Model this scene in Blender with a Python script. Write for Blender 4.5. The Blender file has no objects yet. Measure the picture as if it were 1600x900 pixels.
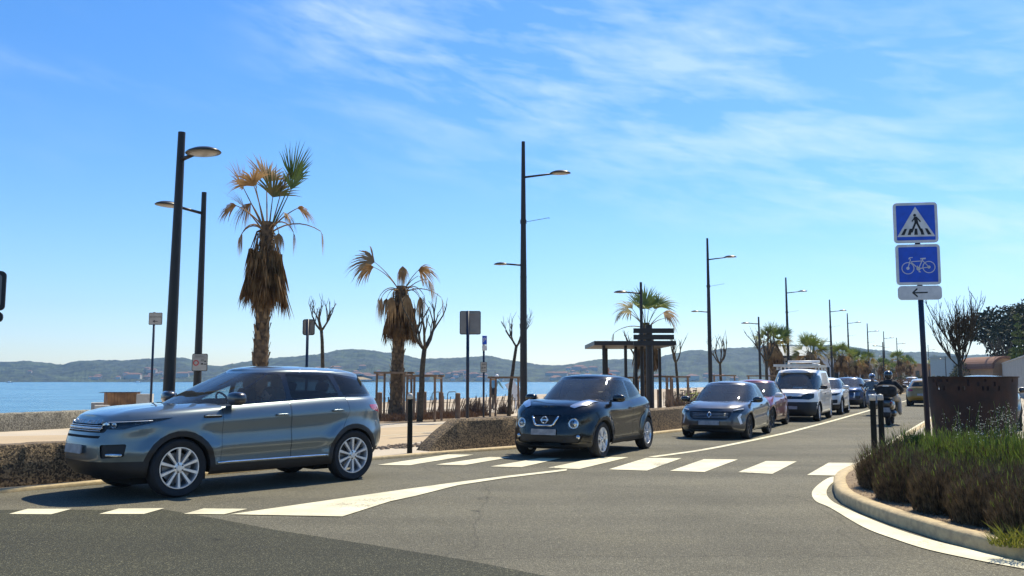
import bpy, bmesh, math, random
import numpy as np
from math import sin, cos, pi, radians as R, atan2, sqrt
from mathutils import Vector as V, Matrix
from mathutils.bvhtree import BVHTree
random.seed(7); rng = np.random.RandomState(5)
S = bpy.context.scene
COL = S.collection
F, HOR, CAMZ = 1380.0, 593.0, 1.5          # focal length in photo pixels, horizon row, eye height
PITCH = math.atan((HOR-450)/F)

# ---------------------------------------------------------------- camera, sky, sun, exposure
cd = bpy.data.cameras.new('camera'); cam = bpy.data.objects.new('camera', cd); COL.objects.link(cam)
cam.location = (0, 0, CAMZ); cam.rotation_euler = (pi/2+PITCH, 0, 0)
cd.sensor_width = 36; cd.lens = 36*F/1600; cd.clip_end = 20000; cd.clip_start = .05
S.camera = cam
S.view_settings.view_transform = 'Standard'; S.view_settings.look = 'None'
S.view_settings.exposure = 0.56; S.view_settings.gamma = 1
SUN_AZ, SUN_EL = 36.0, 57.0                 # azimuth to the right of +Y
sd = bpy.data.lights.new('sun', 'SUN'); sun = bpy.data.objects.new('sun', sd); COL.objects.link(sun)
sd.energy = 5.0; sd.angle = R(.5); sd.color = (1, .90, .70)
sv = V((sin(R(SUN_AZ))*cos(R(SUN_EL)), cos(R(SUN_AZ))*cos(R(SUN_EL)), sin(R(SUN_EL))))
sun.rotation_euler = sv.to_track_quat('Z', 'Y').to_euler(); sun.location = sv*50
SKY = [(1.02, 1.06, 1.20, 1), (.95, 1.02, 1.19, 1), (.93, 1.0, 1.17, 1), (1, 1.05, 1.2, 1)]
W = bpy.data.worlds.new('World'); S.world = W; W.use_nodes = True
def world():
    nt = W.node_tree; N = nt.nodes; L = nt.links; N.clear()
    out = N.new('ShaderNodeOutputWorld'); bg = N.new('ShaderNodeBackground'); bg.inputs[1].default_value = .105
    sky = N.new('ShaderNodeTexSky'); sky.sky_type = 'NISHITA'; sky.sun_disc = False
    sky.sun_elevation = R(SUN_EL); sky.sun_rotation = R(SUN_AZ); sky.air_density = 1.0; sky.dust_density = .35; sky.ozone_density = 2.2
    hs = N.new('ShaderNodeHueSaturation'); hs.inputs['Hue'].default_value = .499; hs.inputs['Saturation'].default_value = 1.34; hs.inputs['Value'].default_value = 1.06
    L.new(sky.outputs[0], hs.inputs['Color'])
    tc = N.new('ShaderNodeTexCoord'); sp = N.new('ShaderNodeSeparateXYZ'); L.new(tc.outputs['Generated'], sp.inputs[0])
    rp = N.new('ShaderNodeValToRGB'); L.new(sp.outputs[2], rp.inputs[0]); E = rp.color_ramp.elements      # clear sea air: cooler towards the horizon
    E[0].position = 0; E[0].color = SKY[0]; E[1].position = .55; E[1].color = SKY[3]
    for p_, c_ in ((.10, SKY[1]), (.28, SKY[2])): e = E.new(p_); e.color = c_
    tm = N.new('ShaderNodeMix'); tm.data_type = 'RGBA'; tm.blend_type = 'MULTIPLY'; tm.inputs['Factor'].default_value = 1
    L.new(hs.outputs[0], tm.inputs['A']); L.new(rp.outputs[0], tm.inputs['B'])
    def M(op, a, b=None, c=None, clamp=False):
        m = N.new('ShaderNodeMath'); m.operation = op; m.use_clamp = clamp
        for i, v in enumerate((a, b, c)):
            if v is None: continue
            if isinstance(v, (int, float)): m.inputs[i].default_value = v
            else: L.new(v, m.inputs[i])
        return m.outputs[0]
    X, Y, Z = sp.outputs
    # high thin cloud: coordinates on a flat layer far above
    iz = M('DIVIDE', 1.0, M('MAXIMUM', Z, .03))
    cx = M('MULTIPLY', X, iz); cy = M('MULTIPLY', Y, iz)
    az = M('ARCTAN2', X, Y); el = M('ARCSINE', Z)
    cmb = N.new('ShaderNodeCombineXYZ'); L.new(az, cmb.inputs[0]); L.new(el, cmb.inputs[1])
    def streak(scale, rot, stretch, det, dist, off):
        mp = N.new('ShaderNodeMapping'); mp.inputs['Rotation'].default_value = (0, 0, R(rot)); mp.inputs['Location'].default_value = off
        L.new(cmb.outputs[0], mp.inputs['Vector'])
        m2 = N.new('ShaderNodeMapping'); m2.inputs['Scale'].default_value = (1, stretch, 1); L.new(mp.outputs[0], m2.inputs['Vector'])
        n = N.new('ShaderNodeTexNoise'); n.inputs['Scale'].default_value = scale; n.inputs['Detail'].default_value = det
        n.inputs['Roughness'].default_value = .55; n.inputs['Distortion'].default_value = dist; L.new(m2.outputs[0], n.inputs['Vector'])
        return n.outputs['Fac']
    def band(x0, y0, x1, y1, width):      # gaussian band along a line in (azimuth, elevation), degrees
        x0, y0, x1, y1 = map(R, (x0, y0, x1, y1)); dx, dy = x1-x0, y1-y0; l = math.hypot(dx, dy); dx /= l; dy /= l
        u = M('ADD', M('MULTIPLY', M('SUBTRACT', az, x0), dx), M('MULTIPLY', M('SUBTRACT', el, y0), dy))
        v = M('ADD', M('MULTIPLY', M('SUBTRACT', az, x0), -dy), M('MULTIPLY', M('SUBTRACT', el, y0), dx))
        g = M('EXPONENT', M('MULTIPLY', M('POWER', M('ABSOLUTE', M('DIVIDE', v, R(width))), 2.0), -1.0))
        e0 = M('MULTIPLY', u, 1/R(7), clamp=True); e1 = M('MULTIPLY', M('SUBTRACT', l, u), 1/R(10), clamp=True)
        return M('MULTIPLY', g, M('MULTIPLY', e0, e1))
    n1 = streak(5, 9, 5.0, 9, .30, (.35, .2, 0)); n2 = streak(15, 15, 3.6, 8, .45, (1.3, .4, 0)); n3 = streak(4, 10, 2.5, 6, .2, (2.3, .1, 0))
    c1 = M('MULTIPLY', M('SUBTRACT', M('ADD', M('MULTIPLY', n1, .66), M('MULTIPLY', n2, .34)), .435, clamp=True), 5.2, clamp=True)
    mk = M('ADD', band(-19, 25, 50, 3.5, 4.6), M('MULTIPLY', band(-4, 23, 48, 16, 3.6), .75), clamp=True)
    mk = M('ADD', mk, M('MULTIPLY', band(-12, 15.5, 20, 9.0, 1.0), .35), clamp=True)
    mk = M('ADD', mk, M('MULTIPLY', band(-42, 19, -16, 16.5, .7), .3), clamp=True)
    mk = M('ADD', mk, M('MULTIPLY', M('SUBTRACT', n3, .48, clamp=True), .5), clamp=True)
    cl = M('MULTIPLY', M('MULTIPLY', c1, mk), .40, clamp=True)
    mx = N.new('ShaderNodeMix'); mx.data_type = 'RGBA'; L.new(cl, mx.inputs['Factor'])
    L.new(tm.outputs['Result'], mx.inputs['A']); mx.inputs['B'].default_value = (6.6, 7.6, 8.6, 1)
    L.new(mx.outputs['Result'], bg.inputs[0]); L.new(bg.outputs[0], out.inputs[0])
world()

# ---------------------------------------------------------------- helpers
def P(px, py, z=0.0):                        # the spot on level z that the photo shows at (px, py)
    a = (px-800)/F; b = (450-py)/F
    d = V((a, cos(PITCH)-b*sin(PITCH), sin(PITCH)+b*cos(PITCH)))
    t = (z-CAMZ)/d.z
    return V((d.x*t, d.y*t, z))
def XY(px, Y): return (px-800)/F*Y
def ZY(py, Y): return CAMZ+(HOR-py)/F*Y

MATS = {}
def mat(name, col, rough=.6, metal=0, col2=None, nscale=8, bump=0, bscale=60, coat=0, spec=.5, emit=None, kind='noise', vary=None, detail=4, thr=(.35, .65), trans=0, sss=0):
    m = bpy.data.materials.new(name); m.use_nodes = True; MATS[name] = m
    N = m.node_tree.nodes; L = m.node_tree.links; b = N['Principled BSDF']
    b.inputs['Base Color'].default_value = (*col, 1); b.inputs['Roughness'].default_value = rough; b.inputs['Metallic'].default_value = metal
    b.inputs['Specular IOR Level'].default_value = spec; b.inputs['Coat Weight'].default_value = coat; b.inputs['Coat Roughness'].default_value = .03
    tc = N.new('ShaderNodeTexCoord')
    if col2 is None: col2 = tuple(c*.8 for c in col)
    if kind == 'noise':
        t = N.new('ShaderNodeTexNoise'); t.inputs['Detail'].default_value = detail; o = t.outputs['Fac']
    else:
        t = N.new('ShaderNodeTexVoronoi'); o = t.outputs['Distance']
        sep = N.new('ShaderNodeSeparateColor'); L.new(t.outputs['Color'], sep.inputs[0]); o = sep.outputs[0]
    t.inputs['Scale'].default_value = nscale; L.new(tc.outputs['Object'], t.inputs['Vector'])
    r = N.new('ShaderNodeValToRGB'); L.new(o, r.inputs[0])
    r.color_ramp.elements[0].position, r.color_ramp.elements[1].position = thr
    r.color_ramp.elements[0].color = (*col, 1); r.color_ramp.elements[1].color = (*col2, 1)
    last = r.outputs[0]
    if vary:                                  # large soft stains, dirt
        t3 = N.new('ShaderNodeTexNoise'); t3.inputs['Scale'].default_value = vary[0]; t3.inputs['Detail'].default_value = 6; L.new(tc.outputs['Object'], t3.inputs['Vector'])
        r3 = N.new('ShaderNodeMapRange'); r3.inputs[1].default_value = .3; r3.inputs[2].default_value = .7; r3.inputs[3].default_value = 1-vary[1]; r3.inputs[4].default_value = 1+vary[1]
        L.new(t3.outputs['Fac'], r3.inputs[0])
        mu = N.new('ShaderNodeMix'); mu.data_type = 'RGBA'; mu.blend_type = 'MULTIPLY'; mu.inputs['Factor'].default_value = 1
        L.new(last, mu.inputs['A']); L.new(r3.outputs[0], mu.inputs['B']); last = mu.outputs['Result']
    L.new(last, b.inputs['Base Color'])
    if bump:
        t2 = N.new('ShaderNodeTexNoise'); t2.inputs['Scale'].default_value = bscale; t2.inputs['Detail'].default_value = 5
        L.new(tc.outputs['Object'], t2.inputs['Vector'])
        bp = N.new('ShaderNodeBump'); bp.inputs['Strength'].default_value = bump; bp.inputs['Distance'].default_value = .02
        L.new(t2.outputs['Fac'], bp.inputs['Height']); L.new(bp.outputs[0], b.inputs['Normal'])
    if emit: b.inputs['Emission Color'].default_value = (*emit[0], 1); b.inputs['Emission Strength'].default_value = emit[1]
    if trans:                                 # thin leaf: part of the light passes through
        tr = N.new('ShaderNodeBsdfTranslucent'); L.new(last, tr.inputs[0]); ms = N.new('ShaderNodeMixShader'); ms.inputs[0].default_value = trans
        L.new(b.outputs[0], ms.inputs[1]); L.new(tr.outputs[0], ms.inputs[2]); L.new(ms.outputs[0], N['Material Output'].inputs[0])
    return m
def glassmat(name, tint, refl=.9, rough=.02, dust_sheen=.045):
    m = bpy.data.materials.new(name); m.use_nodes = True; N = m.node_tree.nodes; L = m.node_tree.links; N.remove(N['Principled BSDF'])
    t = N.new('ShaderNodeBsdfTransparent'); t.inputs[0].default_value = (*tint, 1)
    g = N.new('ShaderNodeBsdfGlossy'); g.inputs['Roughness'].default_value = rough; g.inputs[0].default_value = (refl, refl, refl, 1)
    f = N.new('ShaderNodeFresnel'); f.inputs[0].default_value = 1.5
    x = N.new('ShaderNodeMixShader'); L.new(f.outputs[0], x.inputs[0]); L.new(t.outputs[0], x.inputs[1]); L.new(g.outputs[0], x.inputs[2])
    df = N.new('ShaderNodeBsdfDiffuse'); df.inputs[0].default_value = (.42, .43, .38, 1); y = N.new('ShaderNodeMixShader'); nn = N.new('ShaderNodeTexNoise'); nn.inputs['Scale'].default_value = 2.5; nn.inputs['Detail'].default_value = 5  # pale diffuse film: dust, plus a painted sheen for sky and dashboard reflections
    mr = N.new('ShaderNodeMapRange'); mr.inputs[3].default_value = dust_sheen*.3; mr.inputs[4].default_value = dust_sheen*1.7; L.new(nn.outputs[0], mr.inputs[0]); L.new(mr.outputs[0], y.inputs[0])
    L.new(x.outputs[0], y.inputs[1]); L.new(df.outputs[0], y.inputs[2]); L.new(y.outputs[0], N['Material Output'].inputs[0]); return m
def paint(name, col, metal=.35, rough=.32, coat=1): return mat(name, col, rough, metal, col2=tuple(c*.96 for c in col), nscale=3, coat=coat)

class MB:
    def __init__(s): s.v = []; s.f = []; s.m = []
    def add(s, vs, fs, mi=0):
        n = len(s.v); s.v += [tuple(v) for v in vs]; s.f += [tuple(i+n for i in f) for f in fs]; s.m += [mi]*len(fs); return s
    def box(s, c, d, rz=0, mi=0, mtx=None):
        x, y, z = d[0]/2, d[1]/2, d[2]/2
        vs = [V((a*x, b*y, e*z)) for a in (-1, 1) for b in (-1, 1) for e in (-1, 1)]
        m = mtx or Matrix.Rotation(rz, 3, 'Z')
        return s.add([V(c)+m@v for v in vs], [(0, 1, 3, 2), (4, 6, 7, 5), (0, 4, 5, 1), (2, 3, 7, 6), (0, 2, 6, 4), (1, 5, 7, 3)], mi)
    def tube(s, pts, rad, n=8, mi=0, caps=True):
        pts = [V(p) for p in pts]
        if not hasattr(rad, '__len__'): rad = [rad]*len(pts)
        vs = []; up = None
        for i, p in enumerate(pts):
            t = (pts[min(i+1, len(pts)-1)]-pts[max(i-1, 0)]).normalized()
            if up is None: up = V((0, 0, 1)) if abs(t.z) < .9 else V((1, 0, 0))
            a = t.cross(up); a = a.normalized() if a.length > 1e-6 else t.orthogonal().normalized()
            b = a.cross(t).normalized(); up = b
            vs += [p+rad[i]*(a*cos(2*pi*k/n)+b*sin(2*pi*k/n)) for k in range(n)]
        fs = [(i*n+k, i*n+(k+1) % n, (i+1)*n+(k+1) % n, (i+1)*n+k) for i in range(len(pts)-1) for k in range(n)]
        if caps: fs += [tuple(range(n))[::-1], tuple((len(pts)-1)*n+k for k in range(n))]
        return s.add(vs, fs, mi)
    def lathe(s, prof, n=24, mtx=None, mi=0, closed=False):      # prof: (r, z)
        m = mtx or Matrix.Identity(4); vs = [m@V((r*cos(2*pi*k/n), r*sin(2*pi*k/n), z)) for r, z in prof for k in range(n)]
        fs = [(i*n+k, i*n+(k+1) % n, (i+1)*n+(k+1) % n, (i+1)*n+k) for i in range(len(prof)-1) for k in range(n)]
        return s.add(vs, fs, mi)
    def prism(s, poly, z0, z1, mtx=None, mi=0):
        m = mtx or Matrix.Identity(4); n = len(poly)
        vs = [m@V((x, y, z0)) for x, y in poly]+[m@V((x, y, z1)) for x, y in poly]
        return s.add(vs, [tuple(range(n))[::-1], tuple(range(n, 2*n))]+[(i, (i+1) % n, n+(i+1) % n, n+i) for i in range(n)], mi)
    def blob(s, c, d, e=.5, nu=16, nv=10, rz=0, mi=0, mtx=None):    # superellipsoid
        m = mtx or Matrix.Rotation(rz, 3, 'Z'); vs = []; g = lambda t: (abs(t)**e)*(1 if t >= 0 else -1)
        for j in range(nv+1):
            ph = -pi/2+pi*j/nv
            for i in range(nu):
                th = 2*pi*i/nu
                vs.append(V(c)+m@V((d[0]/2*g(cos(ph))*g(cos(th)), d[1]/2*g(cos(ph))*g(sin(th)), d[2]/2*g(sin(ph)))))
        return s.add(vs, [(j*nu+i, j*nu+(i+1) % nu, (j+1)*nu+(i+1) % nu, (j+1)*nu+i) for j in range(nv) for i in range(nu)], mi)
    def build(s, name, mats, parent=None, smooth=False, angle=None, merge=False):
        me = bpy.data.meshes.new(name); me.from_pydata([tuple(v) for v in s.v], [], s.f)
        if not isinstance(mats, (list, tuple)): mats = [mats]
        for m in mats: me.materials.append(m)
        me.polygons.foreach_set('material_index', s.m)
        bm = bmesh.new(); bm.from_mesh(me)
        if merge: bmesh.ops.remove_doubles(bm, verts=bm.verts, dist=1e-4)
        if len(s.f) < 60000 and not getattr(s, 'keep', False): bmesh.ops.recalc_face_normals(bm, faces=bm.faces)
        bm.to_mesh(me); bm.free()
        if smooth: me.shade_smooth()
        if angle is not None: me.shade_smooth(); me.set_sharp_from_angle(angle=R(angle))
        o = bpy.data.objects.new(name, me); COL.objects.link(o)
        if parent is not None: o.parent = parent
        return o
def tag(o, label=None, cat=None, group=None, kind=None):
    if label: o['label'] = label
    if cat: o['category'] = cat
    if group: o['group'] = group
    if kind: o['kind'] = kind
    return o
def thing(name, label, cat, loc=(0, 0, 0), rz=0, group=None):
    o = bpy.data.objects.new(name, None); COL.objects.link(o); o.location = loc; o.rotation_euler = (0, 0, rz); o.empty_display_size = .2
    return tag(o, label, cat, group)
def dup(root, loc, rz, label, group=None, sc=1):
    kids = {}
    for o in bpy.data.objects:
        if o.parent: kids.setdefault(o.parent.name, []).append(o)
    def cp(o, par):
        c = o.copy(); COL.objects.link(c)
        if par is not None: c.parent = par
        for k in kids.get(o.name, []): cp(k, c)
        return c
    r = cp(root, None); r.location = loc; r.rotation_euler = (0, 0, rz); r.scale = (sc, sc, sc); r['label'] = label
    if group: r['group'] = group
    return r
def sheet(name, pts, z, m, kind='structure'):
    mb = MB(); mb.add([(p[0], p[1], z) for p in pts], [tuple(range(len(pts)))]); mb.keep = False
    o = mb.build(name, m)
    me = o.data
    if me.polygons[0].normal.z < 0: me.flip_normals()
    if kind: o['kind'] = kind
    return o
def circ(cx, cy, r, n=24): return [(cx+r*cos(2*pi*k/n), cy+r*sin(2*pi*k/n)) for k in range(n)]
def rrect(w, h, r, n=4, cx=0, cy=0):
    out = []
    for sx, sy, a0 in ((1, 1, 0), (-1, 1, 90), (-1, -1, 180), (1, -1, 270)):
        for k in range(n+1):
            a = R(a0+90*k/n); out.append((cx+sx*(w/2-r)+r*cos(a), cy+sy*(h/2-r)+r*sin(a)))
    return out
def rpoly(pts, r, n=3):                       # polygon with rounded corners
    out = []; N_ = len(pts)
    for i in range(N_):
        p0, p, p1 = V(pts[i-1]).to_3d(), V(pts[i]).to_3d(), V(pts[(i+1) % N_]).to_3d()
        a = p+(p0-p).normalized()*min(r, (p0-p).length*.45); b = p+(p1-p).normalized()*min(r, (p1-p).length*.45)
        for k in range(n+1):
            t = k/n; q = a*(1-t)**2+p*2*t*(1-t)+b*t*t; out.append((q.x, q.y))
    return out
def text_obj(name, s, size, m, parent, mtx, depth=.004, align='CENTER'):
    c = bpy.data.curves.new(name, 'FONT'); c.body = s; c.size = size; c.extrude = depth/2; c.align_x = align; c.align_y = 'CENTER'
    t = bpy.data.objects.new(name+'_c', c); COL.objects.link(t); dg = bpy.context.evaluated_depsgraph_get()
    me = bpy.data.meshes.new_from_object(t.evaluated_get(dg)); bpy.data.objects.remove(t); bpy.data.curves.remove(c)
    me.transform(mtx); me.materials.clear(); me.materials.append(m); me.name = name
    o = bpy.data.objects.new(name, me); COL.objects.link(o); o.parent = parent; return o
def face_mtx(loc, normal, up=V((0, 0, 1))):   # local z = normal, local y ~ up
    n = V(normal).normalized(); x = up.cross(n).normalized(); y = n.cross(x)
    m = Matrix((x, y, n)).transposed().to_4x4(); m.translation = V(loc); return m
def hermite(pts):
    xs = np.array([p[0] for p in pts], float); ys = np.array([p[1] for p in pts], float); o = np.argsort(xs); xs, ys = xs[o], ys[o]
    dx = np.diff(xs); dl = np.diff(ys)/dx; m = np.zeros(len(xs))
    for i in range(1, len(xs)-1):
        if dl[i-1]*dl[i] > 0:
            w1 = 2*dx[i]+dx[i-1]; w2 = dx[i]+2*dx[i-1]; m[i] = (w1+w2)/(w1/dl[i-1]+w2/dl[i])
    m[0], m[-1] = dl[0], dl[-1]
    def f(x):
        x = np.clip(np.asarray(x, float), xs[0], xs[-1]); i = np.clip(np.searchsorted(xs, x)-1, 0, len(xs)-2)
        t = (x-xs[i])/dx[i]; h = dx[i]
        return (2*t**3-3*t*t+1)*ys[i]+(t**3-2*t*t+t)*h*m[i]+(-2*t**3+3*t*t)*ys[i+1]+(t**3-t*t)*h*m[i+1]
    return f
# ---------------------------------------------------------------- materials shared by many things
m_black = mat('black plastic', (.012, .012, .013), .55); m_trim = mat('gloss black trim', (.008, .008, .01), .15, coat=.5)
m_rubber = mat('tyre rubber', (.018, .018, .019), .85, bump=.2, bscale=90); m_gap = mat('shut line', (.004, .004, .004), .9)
m_chrome = mat('chrome', (.75, .76, .78), .12, 1); m_alloy = mat('alloy wheel', (.78, .78, .78), .32, .7, col2=(.70, .70, .71)); m_darkalloy = mat('dark alloy', (.05, .05, .055), .35, .6)
m_cabin = mat('cabin trim', (.05, .05, .052), .8); m_seat = mat('seat fabric', (.07, .07, .075), .9, bump=.2)
m_under = mat('underbody', (.01, .01, .01), .95); m_disc = mat('brake disc', (.25, .25, .26), .4, .9)
m_lens = glassmat('lamp lens', (.9, .92, .95), dust_sheen=.03); m_glass = glassmat('windscreen glass', (.88, .92, .90)); m_side = glassmat('side glass', (.70, .76, .75)); m_priv = glassmat('privacy glass', (.22, .24, .25), .8, dust_sheen=.02)
m_refl = mat('lamp reflector', (.6, .62, .65), .18, .9); m_lampdark = mat('lamp housing', (.06, .065, .07), .25, .4); m_red = mat('tail lamp red', (.35, .01, .01), .15, coat=1)
m_amber = mat('indicator amber', (.7, .25, .02), .2, coat=1); m_drl = mat('running lamp', (.85, .87, .9), .2, coat=1)
m_plate = mat('number plate', (.30, .31, .33), .4, col2=(.20, .21, .23), nscale=9, thr=(.4, .6)); m_white = mat('white paint panel', (.8, .8, .78), .4)

# ---------------------------------------------------------------- vehicle builder
def outline(xf, xr, wf, nf, nr, N):
    ph = np.linspace(0, pi, 1600); c, s = np.cos(ph), np.sin(ph); n = np.where(c > 0, nf, nr)
    cx = np.sign(c)*np.abs(c)**(2/n); x = np.where(cx > 0, cx*xf, cx*xr); y = wf(x)*np.abs(s)**(2/n)
    d = np.concatenate([[0], np.cumsum(np.hypot(np.diff(x), np.diff(y)))]); t = np.linspace(0, d[-1], N)
    return np.interp(t, d, x), np.interp(t, d, y)
def grid_shell(rows, cap=None, K=14):
    """rows: list of (x,y,z) arrays from front centre round the left side to the rear centre; mirrored to the right."""
    bm = bmesh.new(); N = len(rows[0][0]); ring = 2*N-2; allv = []
    for x, y, z in rows:
        vs = [bm.verts.new((x[i], max(y[i], 0) if 0 < i < N-1 else 0, z[i])) for i in range(N)]
        vs += [bm.verts.new((x[i], -max(y[i], 0), z[i])) for i in range(N-2, 0, -1)]; allv.append(vs)
    for a, b in zip(allv[:-1], allv[1:]):
        for i in range(ring): bm.faces.new((a[i], a[(i+1) % ring], b[(i+1) % ring], b[i]))
    if cap:
        x, y, z = rows[-1]; top = allv[-1]; prev = None
        for i in range(N):
            if i in (0, N-1): cur = [top[i]]*(K+1)
            else:
                l, r = top[i], top[ring-i]; cur = [l]
                for k in range(1, K):
                    q = 1-2*k/K; yy = y[i]*q; cur.append(bm.verts.new((x[i], yy, z[i]+cap(x[i], abs(q), yy))))
                cur.append(r)
            if prev:
                for k in range(K):
                    f = []
                    for v in (prev[k], prev[k+1], cur[k+1], cur[k]):
                        if v not in f: f.append(v)
                    if len(f) > 2:
                        try: bm.faces.new(f)
                        except ValueError: pass
            prev = cur
    bmesh.ops.recalc_face_normals(bm, faces=bm.faces); return bm
def inside(p, poly):
    x, y = p; c = False; j = len(poly)-1
    for i in range(len(poly)):
        xi, yi = poly[i]; xj, yj = poly[j]
        if (yi > y) != (yj > y) and x < (xj-xi)*(y-yi)/(yj-yi)+xi: c = not c
        j = i
    return c
def axes(ang, m):
    a = R(ang); d = V((cos(a), m*sin(a), 0)); A = V((-sin(a), m*cos(a), 0))
    return d, A
def cut(bm, lay, poly, ang, m, code, nd=.25, only=None, top=False, xr=None):
    """cut the outline poly into the shell, looking along ang (0 front, 90 side, 180 rear, top=True from above) and mark the faces inside"""
    if top: d, A, B = V((0, 0, 1)), V((1, 0, 0)), V((0, m, 0))
    else: (d, A), B = axes(ang, m), V((0, 0, 1))
    if ang == 90 and not top: poly = [(-x, z) for x, z in poly]
    a0, a1 = min(p[0] for p in poly)-.002, max(p[0] for p in poly)+.002; b0, b1 = min(p[1] for p in poly)-.002, max(p[1] for p in poly)+.002
    cand = []
    for f in bm.faces:
        if f.normal.dot(d) < nd: continue
        if only is not None and f[lay] not in only: continue
        if xr and not (xr[0] < f.calc_center_median().x < xr[1]): continue
        if f[lay] >= 900: continue
        aa = [v.co.dot(A) for v in f.verts]; bb = [v.co.dot(B) for v in f.verts]
        if max(aa) < a0 or min(aa) > a1 or max(bb) < b0 or min(bb) > b1: continue
        if ang == 90 and not top and f.calc_center_median().y*m < 0: continue
        cand.append(f)
    n = len(poly)
    for i in range(n):
        p, q = poly[i], poly[(i+1) % n]
        if math.hypot(q[0]-p[0], q[1]-p[1]) < 1e-5: continue
        co = A*p[0]+B*p[1]; e = A*(q[0]-p[0])+B*(q[1]-p[1]); no = e.cross(d).normalized()
        es = {e_ for f in cand for e_ in f.edges}; vs = {v for f in cand for v in f.verts}
        r = bmesh.ops.bisect_plane(bm, geom=list(vs)+list(es)+cand, dist=1e-5, plane_co=co, plane_no=no)
        cand = [g for g in r['geom'] if isinstance(g, bmesh.types.BMFace) and g.is_valid]
    out = []
    for f in cand:
        c = f.calc_center_median()
        if inside((c.dot(A), c.dot(B)), poly): f[lay] = code; out.append(f)
    return out
def split(bm, lay, code, name, m, parent, off=0, smooth=True, delete=True, flat=None):
    fs = [f for f in bm.faces if f[lay] == code]
    if not fs: return None
    b2 = bmesh.new(); mp = {}; bm.normal_update()
    for f in fs:
        vs = []
        for v in f.verts:
            if v not in mp:
                nn = sum((g.normal for g in v.link_faces if g[lay] == code), V()).normalized(); mp[v] = b2.verts.new(v.co+nn*off)
            vs.append(mp[v])
        try: b2.faces.new(vs)
        except ValueError: pass
    me = bpy.data.meshes.new(name); b2.to_mesh(me); b2.free(); me.materials.append(m)
    if smooth: me.shade_smooth()
    o = bpy.data.objects.new(name, me); COL.objects.link(o); o.parent = parent
    if delete: bmesh.ops.delete(bm, geom=fs, context='FACES')
    return o

WHEELC = {}
def wheel(par, x, y, r, side, style, w=.22, rimf=.70, matr=None):
    key = (r, style, w, rimf)
    wl = MATS_RIM[matr or 'alloy']
    t = bpy.data.objects.new('wheel', None); COL.objects.link(t); t.parent = par; t.location = (x, y, r); t.rotation_euler = (0, 0, 0 if side > 0 else pi); t.empty_display_size = .1
    if key not in WHEELC:
        my = Matrix.Rotation(-pi/2, 4, 'X')            # lathe axis z -> +y (outwards)
        rr = r*rimf; h = w/2; sh = r-rr
        mb = MB(); prof = [(rr-.005, -h*.75), (rr+sh*.3, -h*.98), (rr+sh*.75, -h), (r-.012, -h*.86), (r, -h*.7), (r, h*.7), (r-.012, h*.86), (rr+sh*.75, h), (rr+sh*.3, h*.98), (rr-.002, h*.80)]
        mb.lathe(prof, 40, my)
        tyre = mb.build('tyre', m_rubber, None, angle=35).data
        bpy.data.objects.remove([o for o in bpy.data.objects if o.data == tyre][0])
        mb = MB()
        mb.lathe([(rr-.004, h*.82), (rr-.004, h*.86), (rr-.016, h*.86), (rr-.022, h*.78), (rr-.03, h*.3), (rr-.03, -h*.8), (rr, -h*.8)], 40, my)
        ns, spread = {'multi10': (10, 0), 'five2': (5, .17), 'five': (5, 0), 'steel': (8, 0), 'split5': (5, .12)}[style]
        yo = h*.80
        for k in range(ns):
            for sg in ((-1, 1) if spread else (0,)):
                a0 = 2*pi*k/ns+.3; a1 = a0+sg*spread; a0_ = a0+sg*spread*.25
                w0, w1 = (.017, .027) if style == 'multi10' else (.024, .020) if spread else (.03, .045)
                if style == 'steel': w0, w1 = .03, .05
                d0, d1 = V((cos(a0_), 0, sin(a0_))), V((cos(a1), 0, sin(a1))); n0, n1 = V((-d0.z, 0, d0.x)), V((-d1.z, 0, d1.x))
                ra, rb = rr*.20, rr-.012; Y = V((0, 1, 0))
                vs = [d0*ra-n0*w0+Y*(yo-.03), d0*ra+n0*w0+Y*(yo-.03), d0*ra+n0*w0*.6+Y*(yo-.005), d0*ra-n0*w0*.6+Y*(yo-.005),
                      d1*rb-n1*w1+Y*(yo-.035), d1*rb+n1*w1+Y*(yo-.035), d1*rb+n1*w1*.7+Y*(yo+.004), d1*rb-n1*w1*.7+Y*(yo+.004)]
                mb.add(vs, [(0, 1, 5, 4), (1, 2, 6, 5), (2, 3, 7, 6), (3, 0, 4, 7), (0, 3, 2, 1), (4, 5, 6, 7)])
        mb.lathe([(.002, yo+.008), (rr*.13, yo+.008), (rr*.15, yo), (rr*.26, yo-.004), (rr*.28, yo-.03)], 20, my)
        for k in range(5):
            a = 2*pi*k/5; mb.lathe([(.001, yo+.004), (.010, yo+.004), (.011, yo-.01)], 8, Matrix.Translation((cos(a)*rr*.2, 0, sin(a)*rr*.2))@my, 1)
        rim = mb.build('rim', [wl, m_black], None, angle=30).data
        bpy.data.objects.remove([o for o in bpy.data.objects if o.data == rim][0])
        mb = MB(); mb.lathe([(.05, .01), (rr*.72, .01), (rr*.72, -.02), (.05, -.02)], 28, my); mb.box((rr*.5, .0, rr*.35), (.12, .06, .12), mi=1)
        dsk = mb.build('brake_disc', [m_disc, m_black], None, angle=30).data
        bpy.data.objects.remove([o for o in bpy.data.objects if o.data == dsk][0])
        WHEELC[key] = (tyre, rim, dsk)
    for nm, me in zip(('tyre', 'rim', 'brake_disc'), WHEELC[key]):
        o = bpy.data.objects.new(nm, me); COL.objects.link(o); o.parent = t
    return t
MATS_RIM = {'alloy': m_alloy, 'dark': m_darkalloy}

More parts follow.
